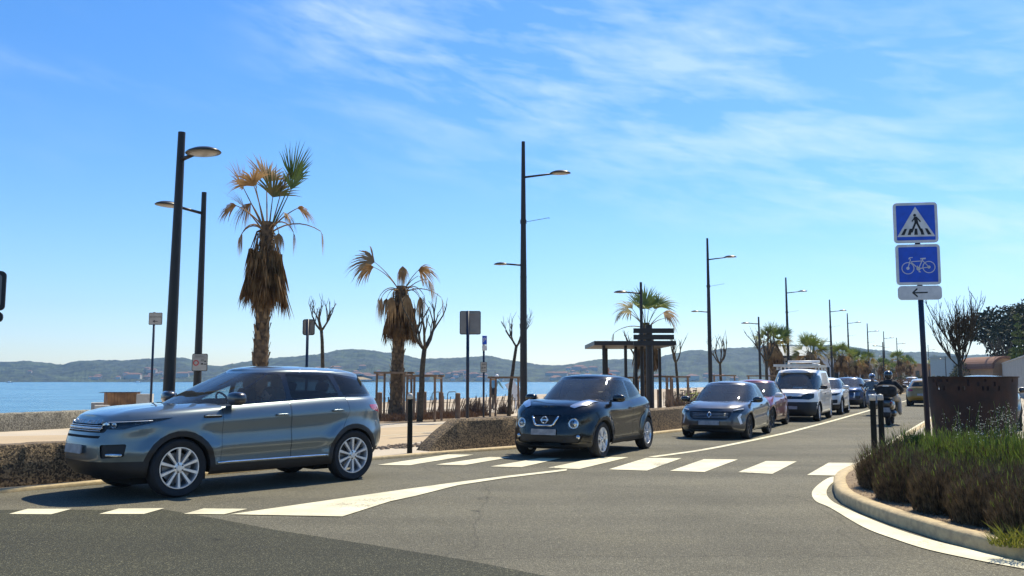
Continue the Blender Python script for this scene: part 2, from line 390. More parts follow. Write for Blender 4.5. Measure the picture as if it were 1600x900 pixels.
def car(name, label, cat, T, loc, rz, paintm, roofm=None, sc=(1, 1, 1), lod=1, group='vehicles on the seafront road', opts={}):
    """T: template dictionary.  Local axes: x forward, y left, z up, origin on the ground midway between the axles."""
    sx, sy, sz = sc; root = thing(name, label, cat, loc, rz, group); roofm = roofm or paintm
    X = lambda t: [(x*sx, v) for x, v in t]
    Zt = lambda t: [(x*sx, v*sz) for x, v in t]
    xf, xr = T['xf']*sx, T['xr']*sx; N = int(96*lod) if lod >= 1 else 60
    wf = hermite([(x*sx, v*sy) for x, v in T['w']]); z0 = hermite(Zt(T['z0'])); zs = hermite(Zt(T['zs'])); cr = hermite(Zt(T['crown']))
    df, dr, ins = hermite(T['df']), hermite(T['dr']), hermite(T['ins'])
    wr = T['r']; wx = [T['wb']/2*sx, -T['wb']/2*sx]
    ox, oy = outline(xf, xr, wf, T.get('nf', 4), T.get('nr', 5), N); wmax = T['w'][len(T['w'])//2][1]*sy
    ts = np.linspace(0, 1, 22 if lod >= 1 else 13); rows = []
    for t in ts:
        x = np.where(ox > 0, ox*(xf-df(t))/xf, ox*(xr-dr(t))/xr); y = oy-ins(t)*np.clip(oy/wmax, 0, 1)**1.5
        x = np.where(x > 0, x-T.get('bow', .13)*np.abs(y/wmax)**2.2*np.clip(x/xf, 0, 1)**5, x+T.get('bowr', .07)*np.abs(y/wmax)**2.2*np.clip(-x/xr, 0, 1)**5)
        z = z0(x)+(zs(x)-z0(x))*t
        for c in wx:                           # flared arches
            rr = np.hypot(x-c, z-wr); y = y+np.where(oy > wmax*.6, 1, 0)*T.get('flare', .02)*np.exp(-((rr-wr*1.22)/.10)**2)
        if 'crease' in T: y = y-T['crease'][1]*np.exp(-((t-T['crease'][0])/.07)**2)*np.clip(oy/wmax, 0, 1)**4
        rows.append((x, y, z))
    hump = T.get('hump')
    def cap(x, q, yy):
        h = cr(x)*(1-q**2.6)
        if hump and x > 0: h += hump[1]*math.exp(-((abs(yy)-hump[0])/.09)**2)*min(1, max(0, (xf-.12-x)/.3))
        return float(h)
    bm = grid_shell(rows, cap); lay = bm.faces.layers.int.new('part')
    # greenhouse
    G = T['gh']; Ng = N
    bx, by = outline(1, 1, lambda x: np.ones_like(x), G['nf'], G['nr'], Ng)
    def ring(fx, rx, wfun):
        c0 = (fx+rx)/2; x = c0+bx*(fx-rx)/2; return x, by*wfun(x)
    wb_, wt_ = hermite([(x*sx, v*sy) for x, v in G['wb']]), hermite([(x*sx, v*sy) for x, v in G['wt']])
    b_x, b_y = ring(G['xb'][0]*sx, G['xb'][1]*sx, wb_); t_x, t_y = ring(G['xt'][0]*sx, G['xt'][1]*sx, wt_)
    zr = hermite(Zt(G['zr'])); gr = []
    for s in np.linspace(0, 1, 9):
        x = b_x+(t_x-b_x)*s; y = b_y+(t_y-b_y)*s+T.get('bulge', .02)*math.sin(pi*s)*(b_y > .3); zb = zs(b_x)-.012
        zz = zb+(zr(t_x)-zb)*s
        x = x+np.where(b_x > t_x+.1, .03, 0)*math.sin(pi*s)
        gr.append((x, y, zz))
    rcx = G['crown']*sz
    gx, gy, gz = gr[-1]; gr.append((gx-np.sign(gx-np.mean(gx))*.02, gy-.035*np.clip(gy/gy.max(), 0, 1), gz+.02))
    gm = grid_shell(gr, lambda x, q, yy: rcx*(1-q**2.4)*min(1, max(0, min(G['xt'][0]*sx-x, x-G['xt'][1]*sx)/.35))**.5)
    # cabin opening
    base = [(x, y) for x, y in zip(b_x, b_y)]+[(x, -y) for x, y in zip(b_x[::-1], b_y[::-1])]
    kill = [f for f in bm.faces if f.normal.z > .5 and inside(tuple(f.calc_center_median().xy*1.05 if False else f.calc_center_median().xy), [(x*.97, y*.93) for x, y in base])]
    bmesh.ops.delete(bm, geom=kill, context='FACES')
    glay = gm.faces.layers.int.new('part'); made = []
    sp = lambda pl: [(x*sx, z*sz) for x, z in pl]; fp = lambda pl: [(y*sy, z*sz) for y, z in pl]
    # wheel openings, arch cladding
    for c in wx:
        for m in (1, -1):
            if T.get('clad'):
                cut(bm, lay, circ(c, wr+.0, wr*1.0+T['clad']+.045, 26), 90, m, 11)
            fs = cut(bm, lay, circ(c, wr+.0, wr+T.get('archgap', .045), 26), 90, m, 999, nd=.1)
            bmesh.ops.delete(bm, geom=[f for f in fs if f.is_valid], context='FACES')
    if T.get('sill'):
        for m in (1, -1): cut(bm, lay, sp([(-xr/sx-.02, 0), (xf/sx+.02, 0), (xf/sx+.02, T['sill'][1]), (wx[0]/sx+.1, T['sill'][0]), (wx[1]/sx-.1, T['sill'][0]), (-xr/sx-.02, T['sill'][1])]), 90, m, 11, nd=.2)
        cut(bm, lay, [(-1, 0), (1, 0), (1, T['sill'][1]*sz), (-1, T['sill'][1]*sz)], 0, 1, 11, nd=.3)
        cut(bm, lay, [(-1, 0), (1, 0), (1, T['sill'][1]*sz), (-1, T['sill'][1]*sz)], 180, 1, 11, nd=.3)
    code = 20; parts = []
    for ft in T['cuts']+opts.get('cuts', []):
        sh, sl = (gm, glay) if ft.get('gh') else (bm, lay)
        ang = ft['ang']; pl = ft['poly']
        pl = sp(pl) if ang == 90 or ft.get('top') else [(a*sy, z*sz) for a, z in pl]
        if ft.get('round'): pl = rpoly(pl, ft['round'])
        for m in ((1, -1) if ft.get('both', ang not in (0, 180)) else (1,)):
            if ft.get('gap'):
                cx = sum(p[0] for p in pl)/len(pl); cz = sum(p[1] for p in pl)/len(pl); g = ft['gap']
                pg = [(p[0]+(1 if p[0] > cx else -1)*g, p[1]+(1 if p[1] > cz else -1)*g) for p in pl]
                cut(sh, sl, pg, ang, m, 12, nd=ft.get('nd', .25), only=ft.get('only'), top=ft.get('top', False))
                cut(sh, sl, pl, ang, m, code, nd=ft.get('nd', .25), only=None if not ft.get('only') else list(ft['only'])+[12], top=ft.get('top', False))
            else: cut(sh, sl, pl, ang, m, code, nd=ft.get('nd', .25), only=ft.get('only'), top=ft.get('top', False))
            parts.append((sh, sl, code, ft, m)); code += 1
    objs = {}
    bvh = BVHTree.FromBMesh(bm); gbvh = BVHTree.FromBMesh(gm)
    for sh, sl, c, ft, m in parts:
        if ft.get('name'):
            mt = ft['mat'] if ft['mat'] != 'paint' else paintm
            if ft.get('housing'): split(sh, sl, c, ft['housing'], m_lampdark, root, off=-.055, delete=False)
            o = split(sh, sl, c, ft['name'], mt, root, off=ft.get('off', 0)); objs.setdefault(ft['name'], []).append(o)
        else:
            for f in sh.faces:
                if f[sl] == c: f[sl] = ft['code']
    def fin(b, l, nm, m0):
        b.normal_update(); me = bpy.data.meshes.new(nm)
        for f in b.faces: f.smooth = True; f.material_index = {0: 0, 11: 1, 12: 2, 13: 3}.get(f[l], 0)
        b.to_mesh(me); b.free()
        for q in (m0, m_black, m_gap, m_trim): me.materials.append(q)
        me.set_sharp_from_angle(angle=R(50))
        o = bpy.data.objects.new(nm, me); COL.objects.link(o); o.parent = root; return o
    fin(bm, lay, 'body', paintm); fin(gm, glay, 'roof', roofm)
    # underbody, wheel wells, cabin
    mb = MB(); hw = wmax-.16; zl = T['z0'][len(T['z0'])//2][1]*sz
    mb.box((0, 0, zl+.10), (T['wb']*sx-2*wr-.12, 2*hw+.12, .16)); mb.box((wx[0]+wr+.02, 0, zl+.24), (.36, 2*hw-.40, .14)); mb.box((wx[1]-wr-.02, 0, zl+.28), (.36, 2*hw-.40, .14))
    for c in wx: mb.box((c, 0, .45), (1.0, 2*wmax-.66, .55)); mb.box((c, 0, wr), (.08, 2*wmax-.3, .08))
    for c in wx:
        for m in (1, -1):
            a = [pi*k/16 for k in range(17)]; ra = wr+T.get('archgap', .045)+.004; vo = []
            for t in a:
                h = bvh.ray_cast(V((c+(ra+.02)*cos(t), m*3, wr+(ra+.02)*sin(t))), V((0, -m, 0))); yo = min(abs(h[0].y), wmax)-.012 if h[0] else wmax-.15
                vo.append((c+ra*cos(t), m*yo, wr+ra*sin(t)))
            mb.add(vo+[(c+ra*cos(t), m*(wmax-.40), wr+ra*sin(t)) for t in a], [(i, i+1, 18+i, 17+i) for i in range(16)])
    mb.build('underbody', m_under, root)
    x0c, x1c = G['xb'][0]*sx-.42, G['xb'][1]*sx+.25; zb = float(zs(0)); hw = float(wb_(0))-.05
    mb = MB(); fl = .34*sz
    cxm = (b_x[0]+b_x[-1])/2; tr = [(cxm+(x-cxm)*(.80 if x > cxm else .9), y*.93) for x, y in zip(b_x, b_y)]; tr = tr[::4]+[(x, -y) for x, y in tr[::-4]]; n_ = len(tr)
    mb.add([(x, y, fl) for x, y in tr]+[(x, y, float(zs(x))-.02) for x, y in tr], [tuple(range(n_))]+[(i, (i+1) % n_, n_+(i+1) % n_, n_+i) for i in range(n_)])
    mb.blob((x0c-.12, 0, zb-.16), (.46, 2*hw*.86, .22), .5)
    mb.blob((x0c-.12, hw*.5, zb-.02), (.25, .38, .16), .6)
    if T.get('van'): mb.box((-.1, 0, zb+.1), (.03, 2*hw-.1, .9))
    mb.build('interior', m_cabin, root, angle=40)
    zt = float(zr(0)); sw = m_seat
    for yy in (hw*.5, -hw*.5):
        mb = MB(); sxp = T.get('seatx', -.05)*sx; mt = Matrix.Rotation(-.28, 3, 'Y')
        mb.blob((sxp+.12, yy, zb-.42), (.55, .50, .2), .4); mb.blob((sxp-.18, yy, zb-.13), (.17, .48, .66), .45, mtx=mt); mb.blob((sxp-.30, yy, zb+.27), (.12, .27, .2), .5, mtx=mt)
        mb.build('seat', sw, root, smooth=True)
    if not T.get('van'):
        mb = MB(); mb.blob((sxp-.95, 0, zb-.15), (.2, 2*hw-.15, .6), .4, mtx=mt)
        for yy in (hw*.55, -hw*.55): mb.blob((sxp-1.04, yy, zb+.2), (.1, .26, .16), .5, mtx=mt)
        mb.build('rear_seat', sw, root, smooth=True)
    mb = MB(); c = V((x0c-.28, hw*.5, zb-.02)); q = Matrix.Rotation(R(-62), 3, 'Y')
    mb.tube([c+q@V((.18*cos(a), .18*sin(a), 0)) for a in np.linspace(0, 2*pi, 21)], .014, 6); mb.tube([c+q@V((0, -.17, 0)), c+q@V((0, .17, 0))], .016, 6); mb.tube([c, c+V((.3, 0, -.15))], .03, 6)
    mb.build('steering_wheel', m_cabin, root, smooth=True)
    for x in wx:
        for m in (1, -1): wheel(root, x, m*(wmax-(T.get('wheelin', .125)+.02)), wr, m, T['rim'], T.get('tw', .22), T.get('rimf', .7), opts.get('rim'))
    # mirrors, handles, plates
    mx, my, mz = T['mirror']; mx *= sx; my *= sy; mz *= sz
    for m in (1, -1):
        mm = MB(); ms = T.get('mirs', 1); mm.blob((mx, m*(my+.13), mz), (.16*ms, .25*ms, .15*ms), .72, 18, 12, mtx=Matrix.Rotation(m*.15, 3, 'Z'))
        mm.box((mx, m*(my+.01), mz-.055), (.07, .12, .035)); o = mm.build('wing_mirror', opts.get('mirrorm', paintm), root, angle=50)
        gm_ = MB(); gm_.prism(rrect(.19, .12, .03), 0, .004, face_mtx((mx-.073, m*(my+.135), mz), V((-1, m*.12, 0)))); gm_.build('mirror_glass', m_chrome, o)
    for hx, hz in T.get('handles', []):
        for m in (1, -1):
            h = bvh.ray_cast(V((hx*sx, m*3, hz*sz)), V((0, -m, 0)))
            if h[0]:
                hb = MB(); yy = h[0].y+m*.022; hb.blob((hx*sx, yy, hz*sz), (.20, .028, .035), .5); hb.blob((hx*sx+.07, h[0].y+m*.008, hz*sz), (.04, .03, .03), .6); hb.blob((hx*sx-.07, h[0].y+m*.008, hz*sz), (.04, .03, .03), .6)
                hb.build('door_handle', opts.get('handlem', paintm), root, smooth=True)
    def surf_pt(y, z, front=True):
        sgn = 1 if front else -1
        h = bvh.ray_cast(V((4*sgn, y, z)), V((-sgn, 0, 0))); return (h[0], h[1]) if h[0] else (V(((xf if front else -xr), y, z)), V((sgn, 0, 0)))
    for fr, key in ((True, 'platef'), (False, 'plater')):
        if key in T:
            p, n = surf_pt(0, T[key]*sz, fr); sgn = 1 if fr else -1; n = V((sgn, 0, n.z*0+.08*1)); pb = MB(); pb.prism(rrect(.52, .11, .012), 0, .012, face_mtx(p+V((sgn*.02, 0, 0)), n)); pb.box(p+V((sgn*.008, 0, 0)), (.02, .46, .09)); pb.build('number_plate', m_plate, root)
    return root, surf_pt, bvh, gbvh

# ---- templates
SUV = dict(xf=2.27, xr=2.13, wb=2.66, r=.372, w=[(-2.13, .86), (-1.6, .925), (-.9, .935), (0, .935), (1, .935), (1.6, .925), (2.27, .86)],
  z0=[(-2.13, .48), (-1.9, .38), (-1.3, .27), (0, .25), (1.2, .25), (1.7, .26), (2.0, .26), (2.27, .30)],
  zs=[(-2.13, 1.10), (-2.0, 1.17), (-1.2, 1.18), (-.3, 1.145), (.5, 1.105), (.95, 1.08), (1.3, 1.062), (1.7, 1.035), (2.05, .99), (2.27, .935)],
  crown=[(-2.1, .0), (-1.8, .03), (.5, .05), (1.2, .055), (1.8, .045), (2.27, .012)], df=[(0, .14), (.12, .05), (.3, 0), (.5, .0), (.7, .03), (.85, .07), (1, .17)],
  dr=[(0, .12), (.15, .02), (.3, 0), (.5, .03), (.75, .06), (1, .14)], ins=[(0, .07), (.08, .03), (.25, .01), (.4, .0), (.5, .012), (.62, .02), (.78, .008), (.88, .025), (.95, .055), (1, .10)],
  nf=5.2, nr=5.5, crease=(.27, .016), flare=.028, clad=.055, archgap=.03, sill=(.37, .46), hump=(.55, .018), rim='multi10', rimf=.72, tw=.235, wheelin=.125,
  gh=dict(xb=(1.17, -2.05), xt=(.12, -1.80), nf=3.2, nr=3.8, wb=[(-2.05, .74), (-1.5, .80), (-.5, .835), (.6, .835), (1.27, .78)], wt=[(-1.8, .53), (-1, .605), (0, .635), (.28, .62)], zr=[(-1.8, 1.505), (-1.2, 1.54), (-.5, 1.555), (.0, 1.553), (.28, 1.53)], crown=.055),
  mirror=(.63, .86, 1.19), mirs=1.2, handles=[(-.10, .965), (-1.02, 1.0)], platef=.60, plater=.75, seatx=-.05)
def win(front, rear, quarter, ws, bw, trim, glass_r=None):
    out = [dict(ang=90, gh=1, poly=trim, code=13, nd=.15, round=.04)]
    for pl, g in ((front, m_side), (rear, glass_r or m_priv), (quarter, m_priv)):
        if pl: out.append(dict(ang=90, gh=1, poly=pl, name='side_window', mat=g, nd=.15, round=.035))
    out += [dict(ang=0, gh=1, poly=[(a*1.045, z+(.02 if z < 1.3 else .012)*(-1 if z < sum(p[1] for p in ws)/len(ws) else 1)) for a, z in ws], code=13, nd=.12, round=.06, only=(0, 13)), dict(ang=0, gh=1, poly=ws, name='windscreen', mat=m_glass, nd=.12, round=.06),
            dict(ang=180, gh=1, poly=bw, name='rear_window', mat=m_priv, nd=.12, round=.06)]
    return out
SUV['cuts'] = win([(.70, 1.128), (-.22, 1.165), (-.22, 1.515), (-.06, 1.508)], [(-.30, 1.17), (-1.12, 1.20), (-1.02, 1.50), (-.30, 1.517)], [(-1.20, 1.205), (-1.88, 1.225), (-1.66, 1.42), (-1.11, 1.50)],
  [(.75, 1.078), (-.75, 1.078), (-.57, 1.52), (.57, 1.52)], [(.62, 1.22), (-.62, 1.22), (-.48, 1.44), (.48, 1.44)], [(.80, 1.10), (-1.95, 1.20), (-1.72, 1.455), (-1.05, 1.53), (-.2, 1.54), (-.05, 1.53)]) + [
  dict(ang=90, poly=[(.79, .40), (.76, 1.2), (-.24, 1.22), (-.25, .40)], name='door', mat='paint', gap=.005, nd=.3, only=(0,)),
  dict(ang=90, poly=[(-.26, .40), (-.26, 1.22), (-1.20, 1.22), (-1.24, .98), (-1.10, .74), (-.88, .52), (-.86, .40)], name='door', mat='paint', gap=.005, nd=.3, only=(0,)),
  dict(ang=45, poly=[(-1.27, .845), (-1.26, .915), (-.84, .945), (-.38, .972), (-.56, .92), (-.90, .84)], name='headlight', mat=m_lens, housing='lamp_housing', nd=.15, round=.03, off=.003),
  dict(ang=0, poly=[(-.56, .80), (.56, .80), (.60, .90), (-.60, .90)], name='grille', mat=m_black, off=-.02, nd=.1, round=.03),
  dict(ang=0, poly=[(-.50, .735), (.50, .735), (.52, .765), (-.52, .765)], code=12, nd=.1),
  dict(ang=40, poly=[(-.97, .50), (-.99, .66), (-.67, .67), (-.69, .52)], name='fog_lamp_recess', mat=m_black, off=-.02, nd=.1, round=.03),
  dict(ang=150, poly=[(.12, 1.0), (.10, 1.07), (.40, 1.07), (.62, 1.02), (.60, .95), (.40, .94)], name='tail_light', mat=m_red, nd=.1, round=.03, off=.003),
  dict(ang=180, poly=[(-.45, .68), (.45, .68), (.45, .84), (-.45, .84)], name='plate_recess', mat=m_black, nd=.1, off=-.02, round=.03)]

CROSS = dict(xf=2.08, xr=2.03, wb=2.53, r=.345, w=[(-2.03, .80), (-1.6, .86), (-.9, .865), (0, .865), (1, .87), (1.6, .87), (2.08, .80)],
  z0=[(-2.03, .42), (-1.8, .33), (-1.3, .26), (0, .23), (1.2, .23), (1.7, .22), (1.95, .22), (2.08, .26)],
  zs=[(-2.03, .95), (-1.9, 1.06), (-1.3, 1.10), (-.6, 1.07), (.3, 1.02), (.9, 1.03), (1.3, 1.03), (1.65, .99), (1.9, .92), (2.08, .84)],
  crown=[(-2., .0), (-1.8, .04), (.6, .05), (1.2, .05), (1.7, .045), (2.08, .02)], df=[(0, .10), (.12, .02), (.3, 0), (.5, .02), (.7, .05), (.85, .11), (1, .24)],
  dr=[(0, .10), (.15, .02), (.3, 0), (.5, .05), (.75, .1), (1, .2)], ins=[(0, .08), (.08, .04), (.25, .03), (.4, .03), (.55, .03), (.7, .01), (.82, .0), (.92, .04), (1, .11)],
  nf=4.4, nr=4.6, bow=.16, flare=.05, clad=.03, archgap=.035, sill=(.33, .26), hump=(.62, .035), rim='five2', rimf=.70, tw=.215, wheelin=.12,
  gh=dict(xb=(1.18, -1.95), xt=(.26, -1.42), nf=3.2, nr=3.0, wb=[(-1.95, .62), (-1.5, .72), (-.5, .77), (.6, .77), (1.18, .72)], wt=[(-1.42, .49), (-.8, .59), (0, .625), (.3, .60)], zr=[(-1.35, 1.42), (-.9, 1.47), (-.3, 1.50), (.1, 1.50), (.3, 1.475)], crown=.05),
  mirror=(.68, .80, 1.10), handles=[(-.15, .90)], platef=.50, plater=.8, seatx=-.05)
CROSS['cuts'] = win([(.74, 1.055), (-.26, 1.085), (-.26, 1.45), (.12, 1.45)], [(-.34, 1.09), (-1.22, 1.16), (-1.0, 1.38), (-.34, 1.452)], None,
  [(.70, 1.048), (-.70, 1.048), (-.55, 1.465), (.55, 1.465)], [(.50, 1.18), (-.50, 1.18), (-.40, 1.38), (.40, 1.38)], [(.86, 1.03), (-1.42, 1.15), (-1.10, 1.42), (-.4, 1.478), (.12, 1.478)]) + [
  dict(ang=90, poly=[(.76, .36), (.72, 1.1), (-.30, 1.12), (-.30, .36)], name='door', mat='paint', gap=.005, nd=.3, only=(0,)),
  dict(ang=90, poly=[(-.31, .36), (-.31, 1.12), (-1.05, 1.15), (-1.12, .92), (-.98, .7), (-.84, .5), (-.80, .36)], name='door', mat='paint', gap=.005, nd=.3, only=(0,)),
  dict(ang=0, poly=[(-.30, .80), (-.20, .62), (.20, .62), (.30, .80)], name='grille', mat=m_black, off=-.015, nd=.1, round=.03),
  dict(ang=0, poly=[(-.60, .30), (.60, .30), (.66, .44), (-.66, .44)], name='lower_grille', mat=m_black, off=-.02, nd=.1, round=.04),
  dict(ang=0, poly=[(.515+.105*cos(a), .655+.10*sin(a)) for a in np.linspace(0, 2*pi, 17)[:-1]], both=True, name='headlight', mat=m_lens, housing='lamp_housing', nd=.1, off=.004),
  dict(ang=62, top=True, poly=[(1.80, .40), (1.80, .50), (1.60, .68), (1.22, .76), (1.34, .66), (1.56, .53)], both=True, name='side_light', mat=m_refl, nd=.42, round=.03, off=.012),
  dict(ang=150, poly=[(.12, .88), (.08, 1.0), (.40, 1.02), (.55, .95), (.40, .86)], name='tail_light', mat=m_red, nd=.1, round=.03, off=.004)]

HATCH = dict(xf=2.10, xr=1.93, wb=2.58, r=.32, w=[(-1.93, .80), (-1.5, .875), (-.9, .885), (0, .885), (1, .885), (1.6, .87), (2.10, .79)],
  z0=[(-1.93, .38), (-1.7, .28), (-1.2, .21), (0, .19), (1.2, .19), (1.7, .18), (1.95, .19), (2.10, .24)],
  zs=[(-1.93, .90), (-1.8, .98), (-1.2, 1.0), (-.3, .96), (.5, .92), (1.0, .90), (1.4, .86), (1.75, .80), (1.95, .74), (2.10, .68)],
  crown=[(-1.9, .0), (-1.7, .03), (.6, .06), (1.2, .065), (1.7, .05), (2.10, .015)], df=[(0, .10), (.12, .03), (.3, 0), (.5, .0), (.7, .03), (.85, .07), (1, .16)],
  dr=[(0, .10), (.15, .02), (.3, 0), (.5, .03), (.75, .07), (1, .14)], ins=[(0, .08), (.08, .03), (.25, .01), (.4, .01), (.55, .02), (.72, .005), (.85, .025), (.93, .055), (1, .10)],
  nf=5.0, nr=5.2, flare=.03, archgap=.03, hump=(.45, .02), rim='five2', rimf=.70, tw=.20, wheelin=.115,
  gh=dict(xb=(1.33, -1.82), xt=(.28, -1.50), nf=3.4, nr=3.6, wb=[(-1.82, .70), (-1.4, .77), (-.5, .80), (.6, .80), (1.33, .76)], wt=[(-1.5, .50), (-.9, .57), (0, .605), (.32, .585)], zr=[(-1.5, 1.31), (-1.1, 1.355), (-.4, 1.385), (.1, 1.385), (.32, 1.365)], crown=.055),
  mirror=(.78, .83, .98), handles=[(-.13, .83), (-.98, .86)], platef=.42, plater=.62, seatx=0)
HATCH['cuts'] = win([(.90, .955), (-.20, .985), (-.20, 1.345), (.16, 1.34)], [(-.28, .99), (-1.10, 1.02), (-.98, 1.33), (-.28, 1.347)], None,
  [(.715, .895), (-.715, .895), (-.535, 1.35), (.535, 1.35)], [(.55, 1.05), (-.55, 1.05), (-.44, 1.28), (.44, 1.28)], [(1.02, .935), (-1.45, 1.02), (-1.20, 1.33), (-.4, 1.368), (.16, 1.365)]) + [
  dict(ang=90, poly=[(.86, .30), (.84, 1.0), (-.24, 1.02), (-.24, .30)], name='door', mat='paint', gap=.005, nd=.3, only=(0,)),
  dict(ang=90, poly=[(-.25, .30), (-.25, 1.02), (-1.16, 1.05), (-1.2, .86), (-1.02, .66), (-.84, .45), (-.80, .30)], name='door', mat='paint', gap=.005, nd=.3, only=(0,)),
  dict(ang=0, poly=[(-.50, .56), (-.40, .50), (.40, .50), (.50, .56), (.54, .70), (-.54, .70)], name='grille', mat=m_black, off=-.012, nd=.1, round=.03),
  dict(ang=0, poly=[(-.58, .26), (.58, .26), (.52, .36), (-.52, .36)], name='lower_grille', mat=m_black, off=-.015, nd=.1, round=.03),
  dict(ang=0, poly=[(.55, .665), (.57, .725), (.79, .765), (.76, .70), (.70, .66)], both=True, name='headlight', mat=m_lens, housing='lamp_housing', nd=.05, round=.02, off=.003),
  dict(ang=0, poly=[(.66, .56), (.71, .64), (.75, .64), (.72, .56), (.76, .40), (.72, .38)], both=True, name='running_light', mat=m_drl, nd=.05, off=.003),
  dict(ang=150, poly=[(.10, .84), (.06, .91), (.35, .92), (.52, .88), (.50, .80), (.3, .78)], name='tail_light', mat=m_red, nd=.1, round=.03, off=.004)]

VAN = dict(xf=2.50, xr=2.42, wb=3.27, r=.345, van=True, w=[(-2.42, .91), (-2, .945), (-.9, .955), (0, .955), (1, .955), (1.9, .94), (2.50, .84)],
  z0=[(-2.42, .42), (-2.2, .32), (-1.5, .27), (0, .25), (1.2, .25), (2.0, .23), (2.35, .24), (2.50, .28)],
  zs=[(-2.42, 1.15), (-2.2, 1.17), (-1.2, 1.16), (.3, 1.14), (1.0, 1.12), (1.4, 1.12), (1.8, 1.10), (2.2, 1.02), (2.50, .92)],
  crown=[(-2.4, .0), (-2.0, .02), (1.0, .05), (1.7, .06), (2.1, .06), (2.50, .02)], df=[(0, .08), (.12, .02), (.3, 0), (.5, .0), (.7, .03), (.85, .07), (1, .17)],
  dr=[(0, .06), (.15, .0), (.3, 0), (.5, .0), (.75, .01), (1, .02)], ins=[(0, .07), (.08, .03), (.25, .01), (.4, .01), (.5, .02), (.75, .01), (.88, .02), (.95, .03), (1, .05)],
  nf=5.5, nr=9, bowr=0, flare=.02, archgap=.04, rim='steel', rimf=.68, tw=.215, wheelin=.13, sill=(.30, .70),
  gh=dict(xb=(1.95, -2.40), xt=(.95, -2.33), nf=3.2, nr=9, wb=[(-2.4, .90), (-2, .905), (-.5, .905), (.9, .905), (1.95, .84)], wt=[(-2.33, .74), (-1, .76), (.5, .76), (.95, .73)], zr=[(-2.33, 1.80), (-1.6, 1.825), (0, 1.83), (.6, 1.82), (.95, 1.78)], crown=.06),
  mirror=(1.20, .90, 1.22), handles=[(.30, .98)], platef=.50, plater=.6, seatx=.75)
VAN['cuts'] = win([(1.52, 1.165), (.42, 1.175), (.42, 1.62), (.95, 1.66)], None, None, [(.82, 1.105), (-.82, 1.105), (-.68, 1.745), (.68, 1.745)], [(.62, 1.25), (-.62, 1.25), (-.58, 1.65), (.58, 1.65)], [(1.66, 1.145), (.36, 1.155), (.36, 1.65), (.97, 1.69)]) + [
  dict(ang=90, poly=[(1.42, .36), (1.40, 1.16), (.38, 1.18), (.38, .36)], name='door', mat='paint', gap=.006, nd=.3, only=(0,)),
  dict(ang=90, poly=[(.36, .36), (.36, 1.2), (-.75, 1.2), (-.75, .36)], name='sliding_door', mat='paint', gap=.006, nd=.3, only=(0,)),
  dict(ang=0, poly=[(-.62, .80), (.62, .80), (.70, .90), (-.70, .90)], name='grille', mat=m_trim, off=-.01, nd=.1, round=.02),
  dict(ang=30, poly=[(-.86, .80), (-.84, .93), (-.62, 1.0), (-.33, 1.0), (-.38, .84), (-.62, .78)], name='headlight', mat=m_lens, housing='lamp_housing', nd=.05, round=.03, off=.003),
  dict(ang=150, poly=[(.40, .8), (.40, 1.1), (.50, 1.1), (.50, .8)], name='tail_light', mat=m_red, nd=.1, off=.004)]
